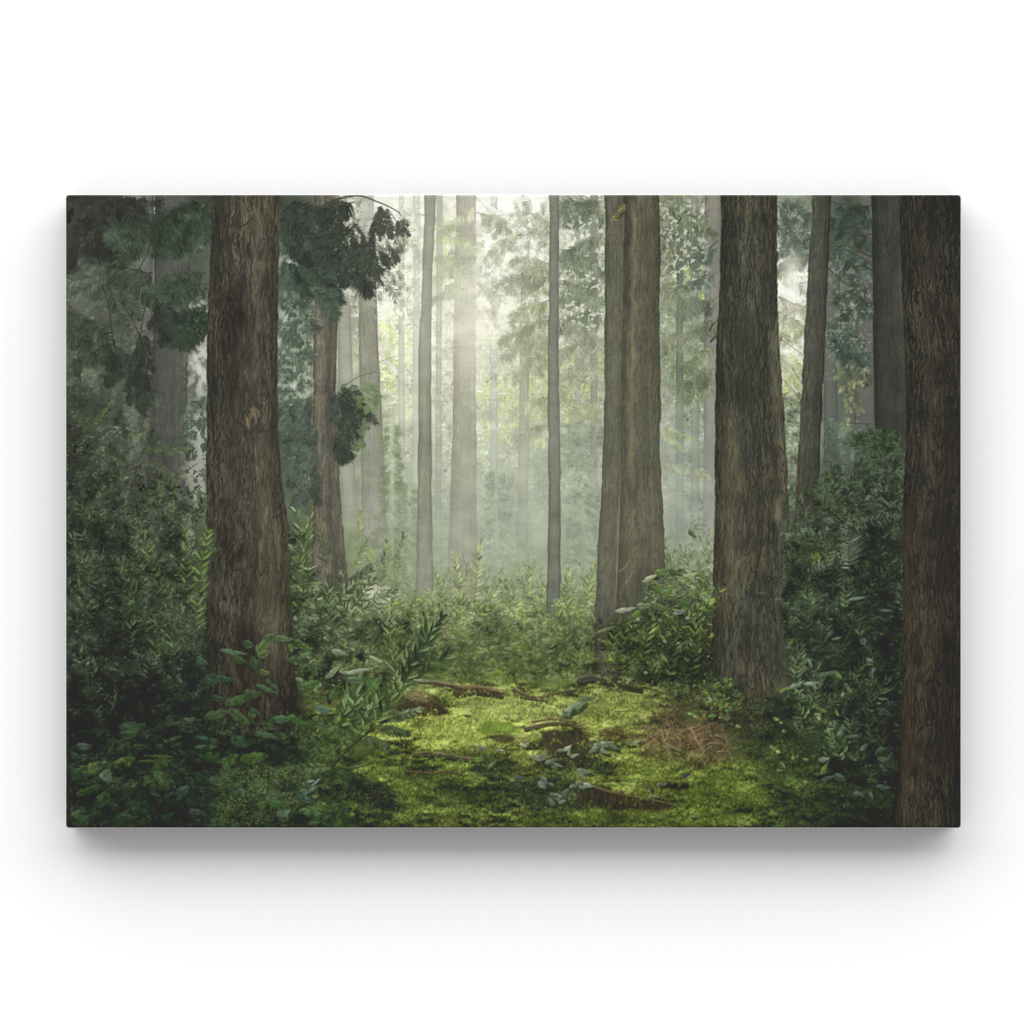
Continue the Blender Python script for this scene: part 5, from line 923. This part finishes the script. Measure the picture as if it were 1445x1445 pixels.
def foreground():
    # shaded slope of moss and leaves at the lower left
    def moss_patch(poly, n, col, sz=(2, 5)):
        x, y = scatter(poly, n); k = U(.55, 1.4, len(x)); leaves(x, y, U(sz[0], sz[1], len(x)), U(1.2, 2.6, len(x)), N(len(x), 60), np.asarray(col, np.float32) * k[:, None], .75, .1)
    moss_patch([(320, 1085), (400, 1075), (440, 1110), (400, 1165), (300, 1160)], 1500, (66, 78, 46))
    # the dark diagonal shoot in front of the clearing
    frondc = (58, 74, 50)
    stroke([(452, 1104), (470, 1080), (490, 1058), (515, 1036), (545, 1016), (566, 1004)], 3.4, 1.4, (44, 42, 36), .95)
    for i, (x, y, a, L) in enumerate(((480, 1068, 195, 66), (495, 1052, 188, 70), (512, 1038, 200, 60), (500, 1046, 210, 66), (470, 1080, 176, 60), (530, 1026, -150, 50), (545, 1016, -20, 48), (530, 1024, 12, 50), (512, 1038, 22, 44), (540, 1012, -170, 56))):
        frond(x, y, a, L, np.array(frondc) * rng.uniform(.85, 1.1), 13, 2.4, 18, .1, .9, 58, rach=(46, 48, 38), hi=(86, 102, 66))
    for (x, y, a, L) in ((566, 1006, -160, 40), (560, 1008, -14, 40)): frond(x, y, a, L, (96, 112, 82), 10, 2, 12, 0, .9, 50, hi=(140, 154, 120))
    # the leafy shoot that stands against the light
    for (x, y, a, L, c, n) in ((505, 1040, -66, 70, (66, 86, 52), 9), (520, 1030, -55, 60, (72, 92, 52), 8), (545, 1000, -70, 90, (70, 88, 52), 11), (560, 985, -66, 112, (58, 78, 48), 14), (575, 950, -64, 78, (58, 78, 48), 10), (560, 970, -100, 60, (80, 98, 60), 8), (585, 960, -40, 60, (72, 92, 54), 8), (575, 945, -62, 86, (48, 66, 44), 11), (520, 1010, -110, 60, (66, 86, 52), 8), (480, 1030, -80, 60, (68, 88, 50), 8), (500, 1010, -90, 60, (72, 92, 54), 8)):
        shoot(x, y, a, L, c, n, 20, 4.2, .12, .93, (48, 52, 38), (118, 138, 92), 40)
    leaves([601, 597, 606, 612, 592], [884, 892, 896, 902, 898], [30, 26, 26, 24, 24], [6, 6, 5.5, 5, 5], [-94, -108, -70, -48, -130], np.array([(52, 72, 46), (62, 84, 52), (48, 66, 44), (56, 72, 48), (66, 86, 54)]), .95, .25)
    for (px, py, l, w, a, c) in ((955, 512, 90, 12, -10, (150, 154, 130)), (910, 522, 60, 10, 8, (120, 132, 108)), (860, 520, 60, 18, -42, (128, 144, 112)), (880, 455, 50, 18, 16, (138, 152, 126)), (1000, 478, 50, 10, 24, (156, 160, 132)), (935, 545, 60, 26, 0, (84, 108, 84)), (985, 560, 50, 30, 50, (74, 106, 54)), (1010, 545, 40, 20, -50, (84, 114, 58)), (830, 640, 60, 26, 14, (80, 100, 84)), (790, 560, 60, 30, -20, (70, 96, 50)), (770, 440, 50, 26, 30, (70, 98, 52)), (725, 440, 30, 16, 80, (84, 112, 54)), (1200, 505, 60, 34, 20, (90, 118, 66)), (750, 480, 70, 22, 0, (60, 84, 54)), (780, 690, 60, 26, -6, (60, 84, 50)), (1150, 546, 60, 8, 4, (150, 152, 130)), (870, 580, 60, 24, -60, (68, 92, 52)), (800, 510, 50, 22, 70, (66, 90, 56))):
        (x, y), = Q(3, px, py); broad(x, y, l / 2.29, w / 2.29, a, c, .93)
    # climbing leaves on the big trunk
    stroke(Q(3, 560, 790, 580, 700, 600, 600, 625, 520, 640, 440, 700, 400), 1.8, 1.2, (52, 58, 40), .9); stroke(Q(3, 520, 600, 600, 590, 640, 570), 1.4, 1, (56, 62, 44), .85); stroke(Q(3, 450, 780, 560, 790, 640, 780), 1.5, 1, (52, 58, 42), .85)
    for (px, py, l, w, a, c) in ((640, 430, 70, 34, -50, (84, 104, 62)), (690, 410, 90, 22, 6, (84, 108, 70)), (660, 405, 50, 20, -14, (72, 94, 62)), (640, 460, 46, 24, -26, (88, 108, 62)), (540, 455, 90, 16, 8, (80, 104, 80)), (590, 430, 40, 22, 20, (64, 88, 58)), (560, 480, 46, 22, 20, (58, 80, 50)), (605, 490, 44, 30, 60, (54, 76, 48)), (440, 485, 46, 20, 30, (70, 96, 76)), (640, 520, 40, 20, 12, (80, 102, 54)), (650, 575, 80, 16, 22, (70, 94, 66)), (665, 560, 60, 16, 40, (62, 84, 54)), (500, 540, 100, 22, 8, (56, 80, 58)), (465, 550, 50, 20, 16, (58, 82, 60)), (560, 610, 100, 30, -16, (66, 88, 54)), (600, 590, 60, 28, 0, (62, 84, 52)), (490, 605, 50, 20, 10, (58, 80, 62)),
                              (490, 655, 80, 30, -12, (70, 92, 60)), (560, 665, 90, 30, 34, (70, 90, 58)), (600, 655, 30, 24, 60, (74, 96, 60)), (610, 645, 40, 16, 30, (60, 84, 60)), (700, 670, 70, 26, -4, (70, 96, 70)), (650, 685, 36, 16, 0, (66, 90, 60)), (740, 672, 56, 24, 20, (72, 100, 58)), (645, 722, 56, 20, 6, (72, 94, 72)), (440, 730, 40, 14, 10, (64, 90, 74)), (480, 738, 36, 12, 20, (62, 86, 66)), (455, 760, 70, 14, 0, (70, 94, 66)), (465, 785, 80, 16, -4, (60, 84, 56)), (570, 745, 80, 34, 12, (56, 78, 58)), (500, 800, 90, 26, 24, (70, 94, 54)), (480, 800, 60, 22, -14, (60, 84, 52)), (545, 795, 90, 28, 16, (68, 92, 52)), (610, 795, 90, 36, -8, (72, 96, 56)), (520, 830, 40, 20, 50, (58, 80, 54)),
                              (220, 700, 90, 34, -14, (66, 88, 62)), (205, 720, 70, 26, -6, (64, 84, 58)), (200, 690, 60, 22, -18, (80, 98, 82)), (60, 758, 54, 22, 2, (90, 108, 94)), (30, 790, 36, 18, 30, (70, 90, 70)), (60, 792, 30, 20, 6, (72, 92, 74)), (85, 828, 104, 34, -20, (78, 96, 58)), (190, 810, 76, 34, -18, (86, 104, 62)), (132, 850, 44, 34, -50, (86, 106, 86)), (75, 900, 90, 26, -20, (66, 86, 54)), (320, 868, 40, 30, -60, (82, 102, 80)), (350, 920, 70, 34, -18, (62, 80, 66)), (380, 900, 50, 30, -30, (64, 84, 70)), (60, 980, 100, 60, -34, (64, 82, 54)), (120, 930, 60, 44, -50, (60, 80, 52)), (30, 850, 50, 30, 70, (56, 76, 50)), (12, 830, 40, 26, 60, (54, 72, 50)),
                              (300, 760, 30, 16, -20, (90, 104, 92)), (410, 672, 60, 12, 4, (108, 124, 90)), (330, 690, 90, 14, -12, (78, 92, 72)), (345, 735, 60, 14, -20, (70, 92, 60)), (300, 790, 100, 10, 2, (82, 102, 58)), (270, 805, 80, 10, -4, (76, 96, 56)), (240, 760, 50, 20, 0, (62, 84, 58)), (440, 860, 60, 24, 30, (52, 78, 64)), (480, 860, 40, 18, -40, (58, 84, 70)), (670, 940, 60, 34, 20, (60, 84, 54)), (700, 975, 24, 44, 70, (84, 104, 92)), (635, 945, 30, 26, -40, (74, 96, 52)), (780, 900, 80, 20, -20, (84, 106, 90)), (840, 955, 70, 22, 26, (74, 100, 54)), (780, 965, 60, 22, -10, (70, 96, 56)), (770, 930, 60, 24, 12, (56, 78, 62)), (900, 955, 50, 18, 10, (52, 72, 60)), (560, 905, 60, 30, 20, (50, 70, 54)), (420, 970, 50, 20, 6, (74, 92, 84)), (200, 990, 60, 30, 10, (50, 72, 52)), (260, 960, 70, 40, 20, (48, 70, 52)), (340, 990, 70, 40, -20, (52, 74, 54)), (150, 1005, 50, 20, 0, (52, 74, 48)), (480, 960, 50, 26, 30, (48, 68, 50))):
        (x, y), = Q(3, px, py); broad(x, y, l / 2.29, w / 2.29, a, np.array(c) * 1.0, .95)
    for (px, py) in ((790, 870), (800, 880), (780, 885), (810, 870), (795, 895), (770, 880)): (x, y), = Q(3, px, py); broad(x, y, 10, 4, rng.uniform(-60, 60), (118, 134, 122), .85)
    # small random leaves in the dark
    for i in range(230):
        x = rng.uniform(95, 500); y = rng.uniform(1010, 1165); broad(x, y, rng.uniform(7, 22), rng.uniform(4, 10), rng.normal(0, 32), grid_col(x, y) * rng.uniform(.8, 1.5) * np.array((.98, 1.04, 1.)), .7)
    for (x, y) in ((330, 1132), (340, 1120), (350, 1130), (322, 1118)): leaves([x + rng.normal(0, 6)], [y + rng.normal(0, 4)], 4, 2, 0, [(110, 112, 56)], .7)
    for p in (((200, 1010), (215, 1015), (240, 1018), (262, 1012)), ((243, 1020), (243, 1000)), ((150, 1100), (200, 1090), (240, 1085)), ((300, 1100), (330, 1085), (360, 1092)), ((310, 1160), (330, 1145), (345, 1130))): stroke(p, 1.3, .7, (74, 72, 54), .7)
    canopy([(200, 1060), (235, 1060), (235, 1100), (205, 1100)], 10, (66, 84, 56), 1, .15, 7, 1.4, 18, .7, ang=80)

def paint_forest():
    backdrop(); far_forest()
    holes((Q(1, 1320, 0, 1445, 0, 1445, 420, 1330, 440), Q(2, 0, 0, 112, 0, 112, 260, 0, 260)), 13, .30, .96, (246, 245, 236)); holes((Q(1, 890, 20, 950, 20, 950, 300, 900, 300), Q(1, 1000, 20, 1150, 20, 1140, 400, 1010, 400)), 9, .50, .8); holes((Q(1, 1140, 350, 1260, 350, 1260, 700, 1180, 700), Q(1, 1000, 400, 1140, 400, 1140, 600, 1010, 600)), 8, .56, .6); holes((Q(2, 850, 150, 950, 150, 935, 380, 850, 380),), 20, .33, .95); holes((Q(2, 850, 360, 950, 360, 930, 560, 850, 560), Q(2, 150, 60, 290, 60, 290, 440, 150, 440)), 8, .60, .75)
    far_trunks(); mid_foliage_first = mid_trunks(); mid_foliage(); sky_gaps(); sunglow(); shafts(); undergrowth_far(); slim_trunk(); broad_glints()
    near_trunks(); dark_sprays(); left_boughs(); moss(); logs(); moss_over(); twigs(); centre_plants(); right_bush(); left_trunk(); left_bushes()
    # left boughs hang before the shaded trunk but behind the big one
    foreground(); right_trunk()
    glow(690, 520, 260, 230, .05, (200, 204, 184)); glow(830, 800, 190, 120, .07, (150, 158, 130)); glow(640, 880, 150, 80, .06, (150, 156, 126))
    # grading, as the print shop left it: milky shadows, quiet greens in the shade
    lum = (IMG * np.array([.3, .59, .11], np.float32)).sum(2, keepdims=True)
    mossy = polymask([(470, 950), (960, 950), (1060, 1060), (1250, 1110), (1262, 1172), (480, 1172), (520, 1060)], 20, 10)[..., None]
    sat = .84 + .14 * sstep(80, 170, lum) + (.06 * sstep(700, 900, YY) + .14 * sstep(960, 1060, YY) * (1 - sstep(1100, 1260, XX) * .3))[..., None]; sat = sat + mossy * (.92 - sat)
    out = lum + (IMG - lum) * sat
    lift = 6 * (1 - sstep(430, 560, XX)) * (1 - sstep(900, 1050, YY)) + 6 * sstep(1108, 1130, XX) * (1 - sstep(1256, 1272, XX)) * sstep(560, 720, YY) * (1 - sstep(980, 1120, YY)) + 4
    out = out + lift[..., None] * (1 - out / 255)
    out = out * (1 + np.array([.01, .01, -.03], np.float32) * (1 - sstep(100, 170, lum)))
    # the light in the undergrowth comes in pools, with deep gaps between the plants
    dk = (1 - sstep(60, 130, blur(lum, 6)))
    pool = fbm(XX / 42, YY / 30, 501, 4, .55); gap = sstep(.50, .64, fbm(XX / 17, YY / 12, 511, 4, .6))[..., None]
    leafy = sstep(640, 800, YY)[..., None] * polymask([(88, 500), (284, 560), (284, 1010), (560, 1060), (500, 1175), (88, 1175)], 6, 4)[..., None] + sstep(700, 800, YY)[..., None] * (polymask([(1118, 640), (1268, 600), (1262, 1110), (1130, 1060)], 6, 4)[..., None] + .8 * polymask([(414, 740), (620, 880), (600, 960), (420, 960)], 6, 4)[..., None])
    out = out * (1 + dk * leafy * (.40 * (pool[..., None] - .5) * 2 - .16 * gap + .05))
    mo = fbm(XX / 38, YY / 17, 521, 4, .55)[..., None]
    side = polymask([(88, 540), (284, 600), (290, 1172), (88, 1172)], 10, 4)[..., None] + polymask([(1118, 640), (1268, 600), (1262, 1110), (1130, 1060)], 6, 4)[..., None]; out = out * (1 + side * np.array([.0, -.005, .0], np.float32)) * (1 - .05 * side)
    band = (sstep(520, 620, XX) * (1 - sstep(990, 1010, XX)) * sstep(840, 910, YY) * (1 - sstep(950, 968, YY)))[..., None]; out = out * (1 - .16 * band - .20 * band * (fbm(XX / 22, YY / 14, 531, 3)[..., None] - .45) * 2)
    out = out * (1 + mossy * (.20 * (mo - .5) * 2 - .04 - .20 * sstep(1040, 1150, YY)[..., None]))
    out = out * (1 + .10 * (fbm(XX / 24, YY / 20, 401, 3) - .5) * 2)[..., None]
    ul = ((1 - sstep(300, 420, XX)) * (1 - sstep(520, 640, YY)))[..., None]; g = out.mean(2, keepdims=True); out = out * (1 - .03 * ul)
    ur = (sstep(1100, 1200, XX) * (1 - sstep(1262, 1272, XX)))[..., None]; out = out * (1 - .09 * ur)
    corner = (1 - sstep(250, 520, XX)) * sstep(640, 1000, YY); out = out * (1 - .10 * corner[..., None])
    dk2 = 1 - sstep(95, 150, lum[..., 0]); ex = np.maximum(0, out[..., 2] - out[..., 0] - 1) * dk2; out[..., 2] -= .55 * ex; out[..., 1] -= .25 * np.maximum(0, out[..., 1] - out[..., 0] - 11) * dk2 * (1 - sstep(700, 850, YY))
    out = blur(out, .42); out = out + .42 * (out - blur(out, 1.3))
    sm = np.maximum(out[::4, ::4].mean(2) - 176, 0); bl = blur(sm, 5) * .35 + blur(sm, 14) * .75 + blur(sm, 30) * .7     # bloom of the bright sky
    bl = bl[np.minimum(np.arange(PH) // 4, bl.shape[0] - 1)][:, np.minimum(np.arange(PW) // 4, bl.shape[1] - 1)]; bl = blur(bl, 3)[..., None] * np.array([1.03, 1.02, .93], np.float32)
    out = out + (np.exp(-((XX - 680) / 230) ** 2 - ((YY - 500) / 240) ** 2)[..., None] * np.array([12, 11.5, 7], np.float32)) * sstep(60, 130, out)
    out = out + bl * 1.15 * (1 - np.clip(out, 0, 255) / 255)
    out = out + (rng.normal(0, 1.6, (PH, PW, 1))).astype(np.float32)
    out = np.maximum(out, 36 + out * .1)
    return np.clip(out, 0, 255) / 255

# ---- the canvas print -----------------------------------------------------
HW, HH = PW / 2000, PH / 2000; CX = (PX0 + PW / 2 - 722.5) / 1000; CZ = (722.5 - PY0 - PH / 2) / 1000
root = bpy.data.objects.new('canvas_print', None); sc.collection.objects.link(root)
root.location = (CX, 0, CZ - HH)
root['label'] = 'wide unframed canvas print of misty sunlit forest hanging on a white wall'
root['category'] = 'canvas print'

def round_corner(x, z, hw, hh, r):
    dx = np.abs(x) - (hw - r); dz = np.abs(z) - (hh - r); k = (dx > 0) & (dz > 0)
    s = np.where(k, np.maximum(dx, dz) / np.maximum(1e-9, np.hypot(dx, dz)), 1)
    return np.where(k, np.sign(x) * (hw - r + dx * s), x), np.where(k, np.sign(z) * (hh - r + dz * s), z)

# printed front: one vertex per brushed point, the edge rolled back round the bar
img = paint_forest()                                         # display values 0..1
lin = np.where(img <= .04045, img / 12.92, ((img + .055) / 1.055) ** 2.4)
lin = np.clip((lin - 0.006 ) / 1.245 , .002, .9)
xs = np.linspace(-HW, HW, PW); zs = np.linspace(HH, -HH, PH)
gx, gz = np.meshgrid(xs, zs)
R = .0028
ex = np.clip(np.abs(gx) - (HW - R), 0, R) / R; ez = np.clip(np.abs(gz) - (HH - R), 0, R) / R
e = np.clip(np.hypot(ex, ez), 0, 1); drop = R * (1 - np.sqrt(1 - e ** 2)) * .999
gx, gz = round_corner(gx, gz, HW, HH, .0042)
co = np.stack([gx + CX, -DEPTH + drop, gz + CZ], -1).reshape(-1, 3).astype(np.float32)
idx = np.arange(PW * PH, dtype=np.int32).reshape(PH, PW)
quads = np.stack([idx[1:, :-1], idx[1:, 1:], idx[:-1, 1:], idx[:-1, :-1]], -1).reshape(-1, 4)
me = bpy.data.meshes.new('printed_picture')
me.vertices.add(len(co)); me.vertices.foreach_set('co', co.ravel())
me.loops.add(quads.size); me.loops.foreach_set('vertex_index', quads.ravel())
me.polygons.add(len(quads)); me.polygons.foreach_set('loop_start', np.arange(0, quads.size, 4, dtype=np.int32))
me.polygons.foreach_set('use_smooth', np.ones(len(quads), bool))
me.update(calc_edges=True)
ca = me.color_attributes.new('ink', 'FLOAT_COLOR', 'POINT')
rgba = np.ones((PH * PW, 4), np.float32); rgba[:, :3] = lin.reshape(-1, 3); ca.data.foreach_set('color', rgba.ravel())
pic = bpy.data.objects.new('printed_picture', me); sc.collection.objects.link(pic); pic.parent = root; pic.location = -root.location

mp, nt, b = mat('ink_on_woven_canvas', (.5, .5, .5), .85, .12)
N_ = nt.nodes.new; Lk = nt.links.new
at = N_('ShaderNodeVertexColor'); at.layer_name = 'ink'; tc = N_('ShaderNodeTexCoord')
def thread(scale, seed):
    mp_ = N_('ShaderNodeMapping'); mp_.inputs['Scale'].default_value = scale; mp_.inputs['Location'].default_value = (seed, seed, seed)
    n = N_('ShaderNodeTexNoise'); n.inputs['Scale'].default_value = 1; n.inputs['Detail'].default_value = 2; n.inputs['Roughness'].default_value = .6
    Lk(tc.outputs['Object'], mp_.inputs['Vector']); Lk(mp_.outputs[0], n.inputs['Vector']); return n
warp = thread((560, 1, 14), 3); weft = thread((14, 1, 560), 7)
add = N_('ShaderNodeMath'); add.operation = 'ADD'; Lk(warp.outputs['Fac'], add.inputs[0]); Lk(weft.outputs['Fac'], add.inputs[1])
rng_ = N_('ShaderNodeMapRange'); rng_.inputs['From Min'].default_value = .7; rng_.inputs['From Max'].default_value = 1.3; rng_.inputs['To Min'].default_value = .915; rng_.inputs['To Max'].default_value = 1.085
Lk(add.outputs[0], rng_.inputs['Value'])
mul = N_('ShaderNodeVectorMath'); mul.operation = 'SCALE'; Lk(at.outputs['Color'], mul.inputs[0]); Lk(rng_.outputs[0], mul.inputs['Scale']); Lk(mul.outputs[0], b.inputs['Base Color'])
bp = N_('ShaderNodeBump'); bp.inputs['Strength'].default_value = .12; bp.inputs['Distance'].default_value = .0004; Lk(add.outputs[0], bp.inputs['Height']); Lk(bp.outputs[0], b.inputs['Normal'])
me.materials.append(mp)

# white canvas wrapped round the stretcher bars, a hair proud of the printed front
me_, nt, b = mat('bare_white_canvas', (.8, .8, .79), .95, .05)
wv = nt.nodes.new('ShaderNodeTexNoise'); wv.inputs['Scale'].default_value = 900; bb = nt.nodes.new('ShaderNodeBump'); bb.inputs['Strength'].default_value = .2; bb.inputs['Distance'].default_value = .0003
nt.links.new(wv.outputs['Fac'], bb.inputs['Height']); nt.links.new(bb.outputs[0], b.inputs['Normal'])
def ring(hw, hh, r, y, n=8):
    p = []
    for sx, sz, a0 in ((1, 1, 0), (-1, 1, 90), (-1, -1, 180), (1, -1, 270)):
        for k in range(n + 1):
            a = math.radians(a0 + 90 * k / n); p.append((CX + sx * (hw - r) + r * math.cos(a), y, CZ + sz * (hh - r) + r * math.sin(a)))
    return p
def band(name, prof, m, parent):
    rings = [ring(HW + o, HH + o, max(.002, .0045 + o), y) for o, y in prof]
    vs = [v for r_ in rings for v in r_]; m_ = len(rings[0]); fs = []
    for k in range(len(rings)):
        k2 = (k + 1) % len(rings)
        for i in range(m_):
            j = (i + 1) % m_; fs.append((k * m_ + i, k2 * m_ + i, k2 * m_ + j, k * m_ + j))
    return link_mesh(name, vs, fs, m, parent)
F = -DEPTH + R
rim = band('white_rim', [(-.012, F + .006), (.0008, F + .006), (.0008, F + .0012), (.0008 * .4, F + .0003), (-.012, F + .0003)], me_, root)
rim['label'] = 'thin white line of bare canvas round the print'
md, nt, b = mat('dark_wrapped_canvas', (.028, .032, .026), .9, .1)
tc = nt.nodes.new('ShaderNodeTexCoord'); n = nt.nodes.new('ShaderNodeTexNoise'); n.inputs['Scale'].default_value = 40; n.inputs['Detail'].default_value = 6
cr = nt.nodes.new('ShaderNodeValToRGB'); cr.color_ramp.elements[0].color = (.018, .02, .017, 1); cr.color_ramp.elements[1].color = (.05, .06, .04, 1)
nt.links.new(tc.outputs['Object'], n.inputs['Vector']); nt.links.new(n.outputs['Fac'], cr.inputs['Fac']); nt.links.new(cr.outputs[0], b.inputs['Base Color'])
edge = band('wrapped_edge', [(-.014, -.0005), (-.0004, -.0005), (-.0004, F + .0062), (-.014, F + .0062)], md, root)
